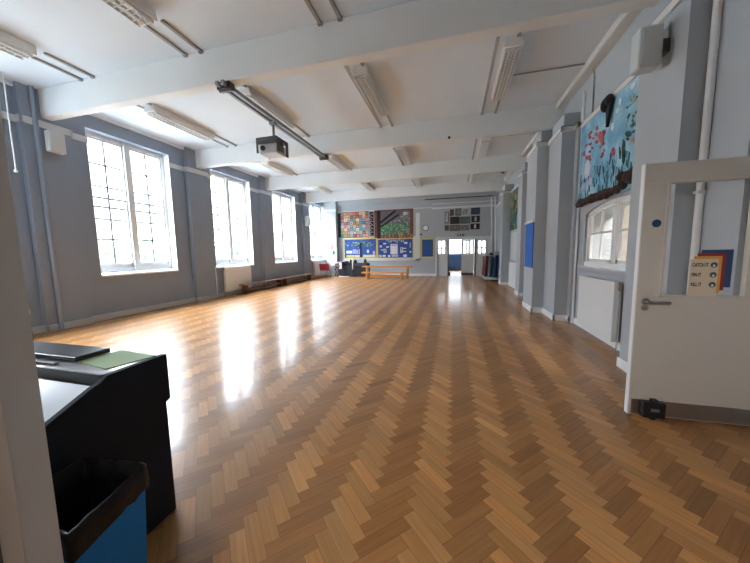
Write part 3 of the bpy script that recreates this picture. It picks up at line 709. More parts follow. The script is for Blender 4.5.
picture(150, 150, 212, 240, (.10, .06, .04), (.12, .08, .06), 'small brown picture, top row, beside the tall pale one')
picture(235, 140, 325, 240, BK, (.22, .20, .17), 'pale figures picture, top row, left of the grey one')
picture(330, 140, 440, 240, WH, (.28, .28, .27), 'grey and white picture, top row, left of the navy one')
picture(468, 140, 600, 236, (.03, .04, .07), (.04, .055, .10), 'navy picture at the top right of the group')
picture(155, 255, 300, 360, BK, (.03, .03, .025), 'dark picture in middle row beside the tall pale one')
picture(305, 260, 460, 360, (.08, .10, .10), (.10, .14, .14), 'teal grey picture at the centre of the group')
picture(475, 255, 600, 345, BK, (.03, .03, .04), 'dark picture with pale figure, middle row right', (.45, .45, .45))
picture(75, 375, 135, 450, BK, (.12, .13, .13), 'small black framed picture at lower left of the group')
picture(150, 375, 308, 460, (.06, .06, .06), (.15, .16, .16), 'grey picture in the bottom row, second from left')
picture(312, 380, 448, 458, (.2, .18, .17), (.22, .19, .17), 'brownish picture in the bottom row, third from left')
picture(463, 365, 600, 446, BK, (.025, .025, .03), 'black picture with white figure at lower right of the group', (.6, .6, .58))
# small sign above doors
t = thing('door_sign', (-0.1 + 0.42, YB - 0.04, 2.12), 'tiny grey sign with dark marks above the far doorway', 'sign')
box1('plate', mat('sign_plate', (.34, .35, .34), 0.6), t, 0.12, 0.60, YB - 0.036, YB - 0.03, 2.10, 2.27)
MB().box(.20, .25, YB - .04, YB - .036, 2.13, 2.24).box(.32, .38, YB - .04, YB - .036, 2.13, 2.25).box(.45, .53, YB - .04, YB - .036, 2.13, 2.24).build('marks', DKGREY, t)

# ------------------------------------------------------------------ far doors and the room beyond
FD = mat('far_door_paint', (0.62, 0.66, 0.66), 0.4)
def glazed(mb_name, t, x0, x1, wx0, wx1, wz0, wz1, y0, y1, cols=2, rows=2):
    l = MB().box(x0, x1, y0, y1, 0.0, wz0).box(x0, x1, y0, y1, wz1, 1.95).box(x0, wx0, y0, y1, wz0, wz1).box(wx1, x1, y0, y1, wz0, wz1)
    p = l.build(mb_name, FD, t, 0.004)
    g = MB()
    for k in range(1, cols): 
        x = wx0 + (wx1 - wx0) * k / cols; g.box(x - .03, x + .03, y0, y1, wz0, wz1)
    for k in range(1, rows):
        z = wz0 + (wz1 - wz0) * k / rows; g.box(wx0, wx1, y0, y1, z - .03, z + .03)
    g.build('glazing_bar', FD, p); box1('pane', GLASS, p, wx0, wx1, (y0 + y1) / 2 - .002, (y0 + y1) / 2 + .002, wz0, wz1)
    return p
yD = YB + 0.02
t = thing('door_2', (0.5, yD, 0), 'white glazed double door set with side panels in the far wall', 'door', None, 'structure')
MB().box(DX0 - .06, DX0 + .03, yD - .1, yD + .1, 0, DZ + .05).box(DX1 - .03, DX1 + .06, yD - .1, yD + .1, 0, DZ + .05).box(DX0, DX1, yD - .1, yD + .1, 1.95, DZ + .05).build('door_frame', FD, t, 0.005)
glazed('side_panel', t, DX0 + .03, -0.30, -0.80, -0.45, 1.14, 1.90, yD - .03, yD + .03)
glazed('side_panel', t, 1.15, DX1 - .03, 1.26, 1.62, 1.14, 1.86, yD - .03, yD + .03)
MB().box(-0.30, -0.22, yD - .07, yD + .07, 0, 1.97).box(1.08, 1.15, yD - .07, yD + .07, 0, 1.97).build('post', DKGREY, t, 0.004)
p = glazed('door_leaf', t, 0.42, 1.08, 0.52, 1.0, 1.14, 1.88, yD + .25, yD + .29, 3, 1)
box1('kick_plate', DKGREY, p, 0.44, 1.08, yD + .235, yD + .25, 0.02, 0.15)
box1('leaf_foot', BLACK, t, -0.24, -0.15, yD + 0.04, yD + 0.5, 0, 0.2)
struct(MB().box(-3.2, 3.2, YB + 0.05, 22.1, -0.05, -0.004), 'floor_beyond', mat('pinkish_floor', (0.42, 0.25, 0.17), 0.3), 'pale wooden floor of the room beyond the far doors', 'floor')
rb = MB().box(-3.2, -2.2, 21.5, 21.7, 0, 3).box(2.6, 3.2, 21.5, 21.7, 0, 3).box(-2.2, 2.6, 21.5, 21.7, 0, 1.13).box(-2.2, 2.6, 21.5, 21.7, 2.25, 3)
rb.box(-3.3, -3.2, YB + .3, 21.7, 0, 3).box(3.2, 3.3, YB + .3, 21.7, 0, 3)
struct(rb, 'wall_beyond', mat('cream_room_paint', (.68, .66, .6), .6), 'cream walls of the room beyond the far doors', 'wall')
struct(MB().box(-3.3, 3.3, YB + .28, 21.7, 3.0, 3.1), 'ceiling_beyond', CEIL, 'white ceiling of the room beyond the far doors', 'ceiling')
t = thing('window_6', (0.08, 21.5, 1.13), 'bright window in the room beyond the far doors', 'window', None, 'structure')
wf6 = MB().box(-2.2, 2.6, 21.5, 21.6, 1.13, 1.18).box(-2.2, 2.6, 21.5, 21.6, 2.2, 2.25).box(-2.2, 2.6, 21.53, 21.57, 1.5, 1.55)
for x in (-2.175, -1.3, -.42, .59, 1.0, 1.5, 2.575): wf6.box(x - .03, x + .03, 21.5, 21.6, 1.13, 2.25)
wf6.build('window_frame', WHITE, t)
box1('pane', GLASS, t, -2.2, 2.6, 21.545, 21.55, 1.18, 2.2)
t = thing('storage_cabinet', (-.05, 21.3, 0), 'dark blue storage cabinet under the bright window beyond the doors', 'cabinet')
box1('carcass', mat('blue_cabinet_paint', (.015, .06, .17), .5), t, -.6, .55, 21.0, 21.48, 0.16, 1.12, 0.01)
box1('plinth', DKGREY, t, -.58, .53, 21.04, 21.46, 0, 0.16)
for k in range(3): box1('cabinet_door', mat('blue_cabinet_door', (.02, .08, .21), .45), t, -.58 + .38 * k, -.22 + .38 * k, 20.985, 21.0, .2, 1.08, 0.004)

# ------------------------------------------------------------------ mats by the right wall
def gym_mat(x, y0, y1, h, th, lean, m, label):
    t = thing('gym_mat', (x, (y0 + y1) / 2, 0), label, 'gym mat')
    z0 = 0.13
    MB().prism([(x, z0), (x + th, z0), (x + th + lean, z0 + h), (x + lean, z0 + h)], 'y', y0, y1).build('padding', m, t, 0.025)
    MB().prism([(x - 0.004 + lean * .5, z0 + h * .5 - .02), (x - 0.004 + lean * .54, z0 + h * .5 + .02), (x + .01 + lean * .54, z0 + h * .5 + .02), (x + .01 + lean * .5, z0 + h * .5 - .02)], 'y', y0 + .2, y0 + .4).build('handle_strap', BLACK, t)
gym_mat(1.42, 14.75, 15.9, 0.98, .10, .04, mat('maroon_vinyl', (.15, .015, .03), .45), 'dark red gym mat at the left of the leaning mats')
gym_mat(1.56, 14.5, 15.8, 0.96, .13, .05, mat('grey_green_vinyl', (.09, .12, .12), .5), 'grey-green gym mat between the red and blue mats')
gym_mat(1.74, 14.2, 15.6, 1.0, .12, .07, mat('blue_vinyl', (.010, .035, .10), .4), 'blue gym mat beside the grey-green one')
gym_mat(1.90, 13.75, 15.4, 1.17, .13, .05, mat('blue_vinyl_dark', (.012, .045, .11), .4), 'tallest blue gym mat leaning against the right wall')
t = thing('mat_trolley', (1.7, 14.9, 0), 'low white trolley carrying the standing gym mats', 'trolley')
box1('deck', SPKW, t, 1.36, 2.05, 13.72, 15.95, .08, .13, 0.006)
for a, b_ in ((1.42, 13.9), (1.95, 13.9), (1.42, 15.75), (1.95, 15.75)): MB().cyl((a - .02, b_, .04), (a + .02, b_, .04), .04).build('wheel', BLACK, t)
t = thing('dark_bag', (1.74, 15.2, 1.14), 'small dark bundle on top of the gym mats', 'bag')
MB().ball((1.72, 15.1, 1.17), .07, sc=(1, 1.4, .8)).ball((1.80, 15.25, 1.18), .06, sc=(1, 1.3, .9)).build('bundle', BLACK, t, smooth=True)
MB().tube([(1.72, 15.0, 1.2), (1.74, 15.1, 1.28), (1.78, 15.25, 1.22)], 0.012, 6).build('strap', DKGREY, t)

# ------------------------------------------------------------------ draped table, bags and papers left of the benches
t = thing('draped_table', (-5.55, 15.85, 0), 'long table under a black cloth in front of the far display board', 'table')
cl = MB(); n = 90; x0, x1, y0, y1, zt = -6.5, -4.62, 15.55, 16.15, 0.74
per = [(x0 + (x1 - x0) * i / 40, y0) for i in range(40)] + [(x1, y0 + (y1 - y0) * i / 12) for i in range(12)] + [(x1 - (x1 - x0) * i / 40, y1) for i in range(40)] + [(x0, y1 - (y1 - y0) * i / 12) for i in range(12)]
n = len(per); vs = []; fs = []
for lv in range(5):
    tz = lv / 4
    for i, (px_, py_) in enumerate(per):
        dx = px_ - (x0 + x1) / 2; dy = py_ - (y0 + y1) / 2; l_ = math.hypot(dx, dy)
        k_ = 0.02 * tz * math.sin(i * 1.15) + 0.03 * tz
        vs.append((px_ + dx / l_ * k_, py_ + dy / l_ * k_, zt * (1 - tz) + 0.01))
for lv in range(4):
    for i in range(n): fs.append((lv * n + i, lv * n + (i + 1) % n, (lv + 1) * n + (i + 1) % n, (lv + 1) * n + i))
fs.append(tuple(range(n)))
cl._add(vs, fs); cl.build('cloth', mat('black_drape', (.012, .015, .022), .8, var=.2), t, smooth=True)
MB().box(x0 + .05, x1 - .05, y0 + .05, y1 - .05, zt - .04, zt - .005).build('table_top', BENCHD, t)
for a in (x0 + .08, x1 - .12):
    for b_ in (y0 + .07, y1 - .11): box1('leg', DKGREY, t, a, a + .04, b_, b_ + .04, 0, zt - .04)
tag(MB().prism([(-6.4, .77), (-5.75, .9), (-5.7, .92), (-5.7, .94), (-6.42, .80)], 'y', 15.45, 15.56).box(-6.2, -6.05, 15.45, 15.462, .45, .80).build('paper_banner', PAPER), 'crumpled white sheet hanging over the left of the draped table', 'paper')
tag(MB().box(-5.44, -5.39, 15.46, 15.48, .42, 1.0).box(-5.5, -5.36, 15.46, 15.56, .96, 1.02).build('paper_strip', PAPER), 'upright narrow white strip in front of the draped table', 'paper strip')
tag(MB().prism([(-5.28, .78), (-4.72, .78), (-4.76, .93), (-5.2, .97)], 'y', 15.66, 15.86).build('paper_stack', mat('pale_lilac_paper', (.55, .57, .68), .7), None, .01), 'pale lilac papers piled on right half of the draped table', 'papers')
def bag(x, w, h, label, m):
    t = thing('fabric_bag', (x, 15.75, .75), label, 'bag')
    MB().prism([(x - w / 2, .752), (x + w / 2, .752), (x + w * .42, .75 + h * .8), (x + w * .1, .75 + h), (x - w * .35, .75 + h * .85)], 'y', 15.58, 15.64 if w < .2 else 15.65).build('body', m, t, .02)
    MB().tube([(x - w * .2, 15.61, .75 + h * .85), (x - w * .1, 15.61, .75 + h * 1.1), (x + w * .15, 15.61, .75 + h * 1.08), (x + w * .2, 15.61, .75 + h * .9)], .01, 6).build('handle', m, t)
bag(-5.9, .5, .14, 'low navy bag under the white sheet on the draped table', mat('navy_fabric', (.01, .015, .06), .8))
bag(-5.56, .14, .22, 'slim black bag left of the upright white strip', BLACK)
bag(-5.30, .2, .2, 'black bag right of the upright white strip', mat('black_fabric', (.013, .015, .016), .8))
bag(-4.66 - .06, .18, .24, 'black bag at the right end of the draped table', mat('black_fabric', (.013, .015, .016), .8))
tag(MB().box(-6.2, -5.6, 15.36, 15.46, 0.0, .05).build('paper_roll', SPKW, None, .02), 'pale flat roll on the floor before the draped table', 'paper roll')

# red chair
t = thing('plastic_chair', (-6.55, 14.6, 0), 'red plastic chair with white metal legs by the farthest window', 'chair')
cx, cy = -6.62, 14.6
MB().box(cx - .27, cx + .27, cy - .2, cy + .22, .43, .46).build('seat', RED, t, .012)
MB().prism([(cy - .2, .46), (cy - .17, .46), (cy - .23, .79), (cy - .26, .79)], 'x', cx - .28, cx + .28).build('backrest', RED, t, .012)
for a in (-.23, .23):
    for b_ in (-.18, .2): MB().cyl((cx + a, cy + b_, .43), (cx + a * 1.12, cy + b_ * 1.15, 0), .014).build('leg', SPKW, t)
MB().cyl((cx - .24, cy - .19, .3), (cx + .24, cy - .19, .3), .014).build('rung', SPKW, t)
t = thing('folding_stool', (-6.16, 14.95, 0), 'small dark folding stool beside the red chair', 'stool')
MB().box(-6.32, -6.0, 14.8, 15.1, .62, .66).build('seat', mat('maroon_seat', (.12, .02, .04), .6), t, .01)
for a, b_ in ((-6.30, -6.02), (-6.02, -6.30)):
    for yy in (14.82, 15.08): MB().cyl((a, yy, .62), (b_, yy, 0), .012).build('leg', CONDUIT, t)
# plaques on the column
tag(MB().cyl((-6.98, 16.2, 1.70), (-6.98, 16.17, 1.70), .14, n=18).build('round_plaque', mat('pink_card', (.5, .16, .17), .7)), 'round pinkish-red disc on the corner column', 'plaque')
t = thing('wall_plaque', (-6.95, 16.18, 1.22), 'white and green disc below the pink one on the corner column', 'plaque')
MB().cyl((-7.0, 16.2, 1.38), (-7.0, 16.165, 1.38), .11, n=18).build('white_disc', PAPER, t); MB().cyl((-6.86, 16.2, 1.36), (-6.86, 16.17, 1.36), .11, n=18).build('green_disc', mat('dark_green_card', (.02, .08, .05), .7), t)

# ------------------------------------------------------------------ right wall: ocean mural, blue board, yellow mural
MX = 2.15
t = thing('ocean_mural', (MX, 5.3, 2.12), 'large ocean mural with red fish and brown seabed on the right wall', 'mural')
sea = bpy.data.materials.new('painted_sea'); sea.use_nodes = True
nt = sea.node_tree; N = nt.nodes; L = nt.links; b = N['Principled BSDF']; b.inputs['Roughness'].default_value = .7
tc = N.new('ShaderNodeTexCoord'); nz = N.new('ShaderNodeTexNoise'); nz.inputs['Scale'].default_value = 3.2; nz.inputs['Detail'].default_value = 7
L.new(tc.outputs['Object'], nz.inputs['Vector']); cr = N.new('ShaderNodeValToRGB'); e = cr.color_ramp.elements
e[0].position = .3; e[0].color = (.10, .28, .46, 1); e[1].position = .7; e[1].color = (.42, .60, .68, 1); x_ = e.new(.5); x_.color = (.20, .44, .60, 1)
L.new(nz.outputs['Fac'], cr.inputs['Fac']); L.new(cr.outputs['Color'], b.inputs['Base Color'])
MY0, MY1, MZ0, MZ1 = 4.05, 6.145, 2.14, 3.54
MB().box(MX, MX + .05, MY0, MY1, MZ0, MZ1).build('canvas', sea, t)
def mpt(u, v):  # u 0 far .. 1 near, v 0 bottom .. 1 top
    return MY1 - u * (MY1 - MY0), MZ0 + v * (MZ1 - MZ0)
def leaf(mb, u, v, s, an, asp, c, dx=.008):
    y, z = mpt(u, v); mb.col = c
    pts = []
    for k in range(8):
        a = 2 * PI * k / 8; p = s * math.cos(a); q_ = s * asp * math.sin(a)
        pts.append((y + p * math.cos(an) - q_ * math.sin(an), z + p * math.sin(an) + q_ * math.cos(an)))
    mb.prism(pts, 'x', MX - dx, MX)
r = random.Random(5)
def leaf_part(nm, *a):
    m_ = MB(); leaf(m_, *a); m_.build(nm, PATCH, t)
for k in range(26):
    u = r.uniform(.06, .42); v = r.uniform(.48, .85) - .1 * u
    leaf_part('red_fish', u, v, r.uniform(.035, .06), r.uniform(-.6, .6), .5, r.choice([(.50, .09, .10), (.42, .07, .09), (.55, .2, .2)]))
leaf_part('red_fish', .36, .66, .13, .9, .45, (.42, .09, .10)); leaf_part('red_fish', .55, .42, .07, 1.2, .7, (.5, .1, .12)); leaf_part('red_fish', .8, .40, .08, .7, .4, (.4, .15, .18))
for (u, v, s) in ((.60, .86, .05), (.74, .90, .06), (.52, .68, .06), (.57, .80, .045), (.46, .72, .035)): leaf_part('jellyfish', u, v, s, r.uniform(0, 3), .7, (.6, .66, .66))
leaf_part('jellyfish', .16, .40, .16, 1.4, .7, (.68, .66, .72)); leaf_part('jellyfish', .10, .22, .09, .6, .8, (.45, .5, .68)); leaf_part('jellyfish', .22, .24, .08, .6, .8, (.5, .5, .7))
wd = MB()
for k in range(120):
    u = r.uniform(.02, .98); v = r.uniform(.08, .36) * (1 if u < .5 else 1.15)
    leaf(wd, u, v, r.uniform(.03, .09), PI / 2 + r.uniform(-.35, .35), .16, r.choice([(.02, .06, .18), (.02, .18, .20), (.10, .38, .48), (.28, .48, .62), (.03, .12, .10), (.04, .05, .10)]))
for k in range(70):
    u = min(.985, .70 + abs(r.gauss(0, .13)) if r.random() < .3 else r.uniform(.68, .98)); v = r.uniform(.42, .85)
    leaf(wd, u, v, r.uniform(.014, .036), r.uniform(0, 3), .55, r.choice([(.03, .10, .08), (.5, .55, .45), (.35, .42, .36), (.07, .16, .14), (.55, .52, .42)]))
leaf(wd, .68, .36, .17, 1.45, .22, (.02, .09, .06)); leaf(wd, .72, .5, .08, .5, .4, (.02, .09, .06)); leaf(wd, .93, .60, .09, .5, .3, (.01, .02, .05)); leaf(wd, .96, .52, .07, .5, .3, (.01, .02, .05))
wd.build('seaweed', PATCH, t)['kind'] = 'stuff'
rk = MB()
for k in range(34):
    u = k / 33; y, z = mpt(.03 + .94 * u, 0); rk.ball((MX - .02, y, z + .02 + (.13 if u > .68 else .035) * abs(math.sin(k * 1.3)) + (.04 if u > .68 else 0)), r.uniform(.05, .085) * (1.25 if u > .68 else 1), 8, 6, sc=(.6, 1, .9))
rk.build('seabed_rocks', mat('brown_papier_mache', (.035, .016, .014), .85, var=.4, scale=20, bump=.6), t)
bd = MB()
y, z = mpt(.46, .93); bd.ball((MX - .05, y, z), .10, sc=(.6, .9, 1.0)); bd.ball((MX - .05, y - .08, z + .03), .085, sc=(.6, 1, .9))
bd.prism([(y - .16, z + .02), (y - .02, z - .04), (y - .06, z - .33)], 'x', MX - .06, MX - .02)
bd.build('black_bird', mat('black_felt', (.008, .008, .012), .9), t)
box1('top_strip', CREAMRAIL, t, MX - .02, MX + .05, MY0, MY1, 3.48, 3.53)

t = thing('pier_notice_board', (1.67, 7.4, .98), 'tall bright blue notice board on the stepped right pier', 'notice board')
box1('blue_felt', mat('bright_blue_felt', (.03, .13, .48), .8), t, 1.655, 1.68, 7.08, 7.76, .98, 1.97, 0.004)
box1('top_ledge', WHITE, t, 1.63, 1.68, 7.04, 7.80, 1.97, 2.02, 0.004)
t = thing('yellow_mural', (2.1, 11.6, 2.1), 'yellow and green mural above the far right radiator', 'mural')
box1('canvas', mat('green_canvas', (.08, .16, .13), .8), t, 2.08, 2.12, 10.15, 12.35, 2.1, 3.5)
q = MB()
for k in range(120):
    yy = r.uniform(10.22, 12.28); zz = r.uniform(2.14, 3.44)
    top = zz > 2.75
    q.col = r.choice([(.55, .38, .12), (.45, .33, .16), (.5, .2, .08), (.15, .25, .10), (.04, .05, .04)]) if top else r.choice([(.05, .14, .10), (.10, .24, .14), (.05, .18, .25), (.2, .28, .25)])
    s = r.uniform(.04, .09); q.box(2.07, 2.08, yy - s, yy + s, zz - s, zz + s)
q.build('painted_leaves', PATCH, t)
tag(MB().box(2.095, 2.12, 10.3, 12.2, 1.0, 2.0).build('blank_board', SPKW, None, .006), 'pale blank board on wall between the yellow mural and far radiator', 'board')

# ------------------------------------------------------------------ open door at the right
dy0, dy1 = 2.80, 2.845
t = thing('door_1', (1.83, 2.82, 0), 'open cream door with glass panel at the right edge', 'door', None, 'structure')
lf = MB().box(1.43, 2.29, dy0, dy1, .012, 1.015).box(1.43, 2.29, dy0, dy1, 1.885, 2.035).box(1.43, 1.585, dy0, dy1, 1.015, 1.885).box(2.10, 2.29, dy0, dy1, 1.015, 1.885)
DG = lf.build('leaf', DOORP, t, 0.003)
box1('pane', GLASS, t, 1.585, 2.10, 2.815, 2.825, 1.015, 1.885)
b = MB()
for (a, c, z0, z1) in ((1.575, 1.595, 1.005, 1.895),): b.box(a, c, dy0 - .006, dy1 + .006, z0, z1)
b.box(1.575, 2.11, dy0 - .006, dy1 + .006, 1.005, 1.02); b.box(1.575, 2.11, dy0 - .006, dy1 + .006, 1.88, 1.895)
b.build('glazing_bead', DOORP, t, .002)
box1('edge_strip', WHITE, t, 1.422, 1.43, dy0, dy1, .012, 2.035)  # white strip paints in the window-lit edge of the leaf
box1('kick_plate', STEEL, t, 1.445, 2.28, dy0 - .003, dy0, .02, .145)
h = MB().cyl((1.487, dy0, .965), (1.487, dy0 - .012, .965), .027).cyl((1.487, dy0 - .01, .965), (1.487, dy0 - .055, .965), .010).tube([(1.487, dy0 - .052, .965), (1.53, dy0 - .056, .965), (1.625, dy0 - .05, .964)], .0125, 10)
h.build('handle', STEEL, t, smooth=False)
MB().cyl((1.487, dy0, .915), (1.487, dy0 - .012, .915), .022).box(1.481, 1.493, dy0 - .016, dy0 - .012, .898, .93).build('keyhole_plate', STEEL, t)
MB().cyl((1.522, dy0, 1.58), (1.522, dy0 - .002, 1.58), .03, n=24).build('sign_disc', mat('blue_sign_disc', (.01, .06, .16), .4), t)
h = MB().box(1.50, 1.655, dy0 - .055, dy0 - .003, .02, .15).box(1.565, 1.61, dy0 - .05, dy0 - .003, .15, .168).cyl((1.58, dy0 - .03, 0), (1.58, dy0 - .03, .03), .022)
hd = h.build('door_holder', BLACK, t, .006)
box1('badge', mat('grey_badge', (.16, .17, .18), .5), hd, 1.555, 1.61, dy0 - .058, dy0 - .055, .075, .10)
for z in (.25, 1.0, 1.8): box1('hinge', STEEL, t, 2.28, 2.31, dy0 - .008, dy0 + .03, z, z + .1)
# poster on the glass
t = thing('poster', (1.87, 2.81, 1.03), 'catch it, bin it, kill it poster with stepped coloured edges on door glass', 'poster')
px0, pz0 = 1.764, 1.018
def sheet(nm, x0, x1, z0, z1, y, c): return MB().box(x0, x1, y - .0012, y, z0, z1).build(nm, mat('poster_' + nm, c, .6, var=.02), t)
sheet('navy_sheet', 1.83, 2.02, 1.085, 1.37, 2.8145, (.03, .07, .17))
sheet('red_sheet', 1.805, 1.978, 1.062, 1.345, 2.8130, (.28, .025, .025))
sheet('orange_sheet', 1.785, 1.955, 1.040, 1.322, 2.8115, (.75, .36, .08))
sheet('cream_sheet', px0, 1.935, pz0, 1.300, 2.8100, (.72, .60, .46))
for s_, z in (('CATCH IT', 1.243), ('BIN IT', 1.168), ('KILL IT', 1.093)):
    text_mesh('slogan', s_, .031, BLACK, t, Matrix.Translation((px0 + .012, 2.8084, z)) @ Matrix.Rotation(PI / 2, 4, 'X') @ Matrix.Diagonal((.70, 1.2, 1, 1)), .0004)
    MB().cyl((1.908, 2.8088, z + .012), (1.908, 2.8070, z + .012), .021, n=18).build('icon', mat('dark_icon', (.06, .09, .10), .6), t)
    MB().ball((1.908, 2.8070, z + .006), .008, 8, 6, sc=(1, .15, 1.2)).build('icon_figure', PAPER, t)

# ------------------------------------------------------------------ console desk at the left
t = thing('lectern_desk', (-2.1, .9, 0), 'dark navy console desk with pale sloping top at the left', 'desk')
SP = [(1.18, .875), (.905, .875), (.868, .85), (.845, .845), (.66, .755), (.56, .71), (.56, 0), (1.155, 0), (1.155, .62), (1.18, .63)]
MB().prism(SP, 'x', -1.50, -1.47).build('side_panel', NAVYBLK, t, .003)
MB().prism(SP, 'x', -2.75, -2.72).build('side_panel', NAVYBLK, t, .003)
MB().box(-2.72, -1.50, .905, 1.17, .85, .876).build('top_shelf', GREYLAM, t, .003)
MB().box(-2.72, -1.50, .893, .905, .826, .876).build('upstand', mat('mid_grey_laminate', (.12, .13, .145), .4), t)
MB().box(-2.72, -1.50, .855, .893, .80, .826).build('shadow_gap', BLACK, t)
MB().prism([(.87, .833), (.56, .705), (.56, .68), (.87, .81)], 'x', -2.72, -1.50).build('sloping_top', GREYLAM, t)
MB().box(-2.72, -1.50, 1.12, 1.15, 0.02, .85).build('back_panel', NAVYBLK, t)
MB().box(-2.72, -1.50, .57, .60, 0.02, .69).build('front_panel', NAVYBLK, t)
tag(MB().box(-2.50, -1.80, .975, 1.13, .878, .902).build('closed_laptop', mat('laptop_lid', (.06, .065, .075), .25), None, .004), 'black closed laptop lying on top of the console desk', 'laptop')
tag(MB().prism([(-1.80, .985), (-1.55, .945), (-1.49, 1.14), (-1.78, 1.165)], 'z', .8765, .8800).build('green_card', GREENP), 'pale green card lying at the right end of desk top', 'card')
tag(MB().box(-2.35, -1.86, .925, .945, .8765, .8865).build('pen', DKGREY, None, .003), 'thin dark pen lying in front of the laptop', 'pen')
# pole behind the desk
t = thing('window_pole', (-4.290, 1.98, 0), 'thin black pole with white hooked tip standing behind the desk', 'pole')
MB().cyl((-4.250, 1.98, 0), (-4.310, 1.98, .80), .022).build('shaft', BLACK, t)
MB().cyl((-4.310, 1.98, .80), (-4.318, 1.98, .86), .03).tube([(-4.318, 1.98, .86), (-4.290, 1.98, .93), (-4.310, 1.98, .96), (-4.380, 1.98, .955)], .012, 8).build('hooked_tip', mat('white_tip', (.75, .7, .7), .4), t)

# ------------------------------------------------------------------ bin
t = thing('waste_bin', (-1.22, .66, 0), 'blue plastic waste bin with black liner beside the desk', 'bin')
rim = [(-1.06, .51), (-1.13, .785), (-1.42, .76), (-1.38, .50)]   # near-left order around
cxb = sum(p[0] for p in rim) / 4; cyb = sum(p[1] for p in rim) / 4; RZ = .60
def ring(s, z): return [(cxb + (x - cxb) * s, cyb + (y - cyb) * s, z) for x, y in rim]
def shell(levels):
    m_ = MB(); vs = []; fs = []
    for s_, z in levels: vs += ring(s_, z)
    for k in range(len(levels) - 1):
        for i in range(4): fs.append((k * 4 + i, k * 4 + (i + 1) % 4, k * 4 + 4 + (i + 1) % 4, k * 4 + 4 + i))
    m_._add(vs, fs); return m_
sb = shell([(.80, 0), (.97, .575), (.96, .575), (.79, .015)]); sb._add(ring(.80, 0.002), [(0, 1, 2, 3)]); sb.build('body', BLUEBIN, t, .012)
ln = MB(); r = random.Random(9); nseg = 12
def rim_pts(s, z, jit):
    R = ring(s, z); out = []
    for i in range(4):
        a = Vector(R[i]); c = Vector(R[(i + 1) % 4])
        for k in range(nseg):
            p = a.lerp(c, k / nseg); out.append((p.x + r.uniform(-jit, jit), p.y + r.uniform(-jit, jit), p.z + r.uniform(-jit, jit)))
    return out
lv = [rim_pts(1.03, RZ - .085, .005), rim_pts(1.025, RZ - .04, .004), rim_pts(1.02, RZ + .004, .003), rim_pts(.95, RZ + .006, .003), rim_pts(.90, RZ - .08, .008), rim_pts(.74, .25, .012), rim_pts(.5, .12, .015)]
vs = [p for l_ in lv for p in l_]; fs = []; n = 4 * nseg
for k in range(len(lv) - 1):
    for i in range(n): fs.append((k * n + i, k * n + (i + 1) % n, k * n + n + (i + 1) % n, k * n + n + i))
fs.append(tuple(range((len(lv) - 1) * n, len(lv) * n)))
ln._add(vs, fs); ln.build('bin_liner', LINER, t, smooth=True)

# small cup-like plug on floor near left radiator
tag(MB().cyl((-6.95, 8.08, 0), (-6.95, 8.08, .05), .05, .04).build('floor_cap', SPKW), 'tiny white cap on the floor near the left radiator', 'cap')

# ------------------------------------------------------------------ light
w = bpy.data.worlds.new('overcast'); sc.world = w; w.use_nodes = True
nt = w.node_tree; N = nt.nodes; L = nt.links
bg = N['Background']
tc = N.new('ShaderNodeTexCoord'); sp = N.new('ShaderNodeSeparateXYZ'); L.new(tc.outputs['Generated'], sp.inputs[0])
cr = N.new('ShaderNodeValToRGB'); el = cr.color_ramp.elements
el[0].position = 0.0; el[0].color = (.054, .060, .064, 1); el[1].position = 1.0; el[1].color = (.88, 1.0, 1.16, 1)
for p_, v_ in ((.14, .085), (.30, .19), (.52, .80), (.75, 1.05)):
    q_ = el.new(p_); q_.color = (v_ * .90, v_, v_ * 1.12, 1)
L.new(sp.outputs['Z'], cr.inputs['Fac']); L.new(cr.outputs['Color'], bg.inputs['Color'])
bg.inputs['Strength'].default_value = 15.5
def portal(loc, rot, sx, sy):
    l = bpy.data.lights.new('daylight_portal', 'AREA'); l.shape = 'RECTANGLE'; l.size = sx; l.size_y = sy; l.cycles.is_portal = True
    o = bpy.data.objects.new('daylight_portal', l); COL.objects.link(o); o.location = loc; o.rotation_euler = rot
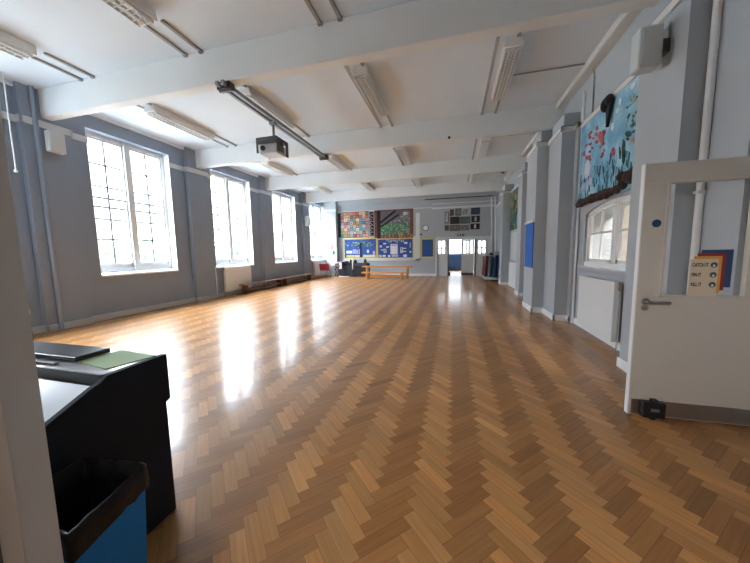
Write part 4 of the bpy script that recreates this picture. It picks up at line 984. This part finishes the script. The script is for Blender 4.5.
for y0 in WIN_Y + [1.38]: portal((XL - .47, y0 + WW / 2, (WZ0 + WZ1) / 2), (0, -PI / 2, 0), WZ1 - WZ0, WW)
portal((.2, 21.75, 1.7), (-PI / 2, 0, 0), 4.8, 1.15)
# unseen fill lamps, added to brighten the side room and the near door
def lamp(loc, e, size, col=(1, .93, .82), rot=(0, 0, 0)):
    l = bpy.data.lights.new('fill_lamp', 'AREA'); l.energy = e; l.size = size; l.color = col
    o = bpy.data.objects.new('fill_lamp', l); COL.objects.link(o); o.location = loc; o.rotation_euler = rot
lamp((3.3, 5.0, 2.95), 28, .6, (1, .97, .93))
lamp((-.55, -1.3, 2.3), 10, .7, (1, .97, .93), (math.radians(75), 0, math.radians(-25)))

# ------------------------------------------------------------------ camera
cd = bpy.data.cameras.new('camera'); cam = bpy.data.objects.new('camera', cd); COL.objects.link(cam)
cd.sensor_fit = 'HORIZONTAL'; cd.sensor_width = 36; cd.lens = 36 * 293.78 / 750; cd.clip_start = .02; cd.clip_end = 300
pitch, yaw, roll = [math.radians(v) for v in (5.8586, -14.966, -0.9548)]
fw = Vector((math.sin(yaw) * math.cos(pitch), math.cos(yaw) * math.cos(pitch), -math.sin(pitch)))
r0 = Vector((math.cos(yaw), -math.sin(yaw), 0)); u0 = r0.cross(fw)
rr = r0 * math.cos(roll) + u0 * math.sin(roll); uu = rr.cross(fw)
cam.matrix_world = Matrix(((rr.x, uu.x, -fw.x, 0), (rr.y, uu.y, -fw.y, 0), (rr.z, uu.z, -fw.z, 1.4), (0, 0, 0, 1)))
sc.camera = cam

vs_ = sc.view_settings
sc.display_settings.display_device = 'sRGB'
vs_.view_transform = 'Standard'; vs_.look = 'None'; vs_.gamma = 1; vs_.exposure = 2.30; vs_.use_curve_mapping = False
sc.cycles.max_bounces = 12; sc.cycles.diffuse_bounces = 7; sc.cycles.transparent_max_bounces = 12; sc.cycles.glossy_bounces = 4
sc.cycles.sample_clamp_indirect = 12; sc.cycles.caustics_reflective = False; sc.cycles.caustics_refractive = False
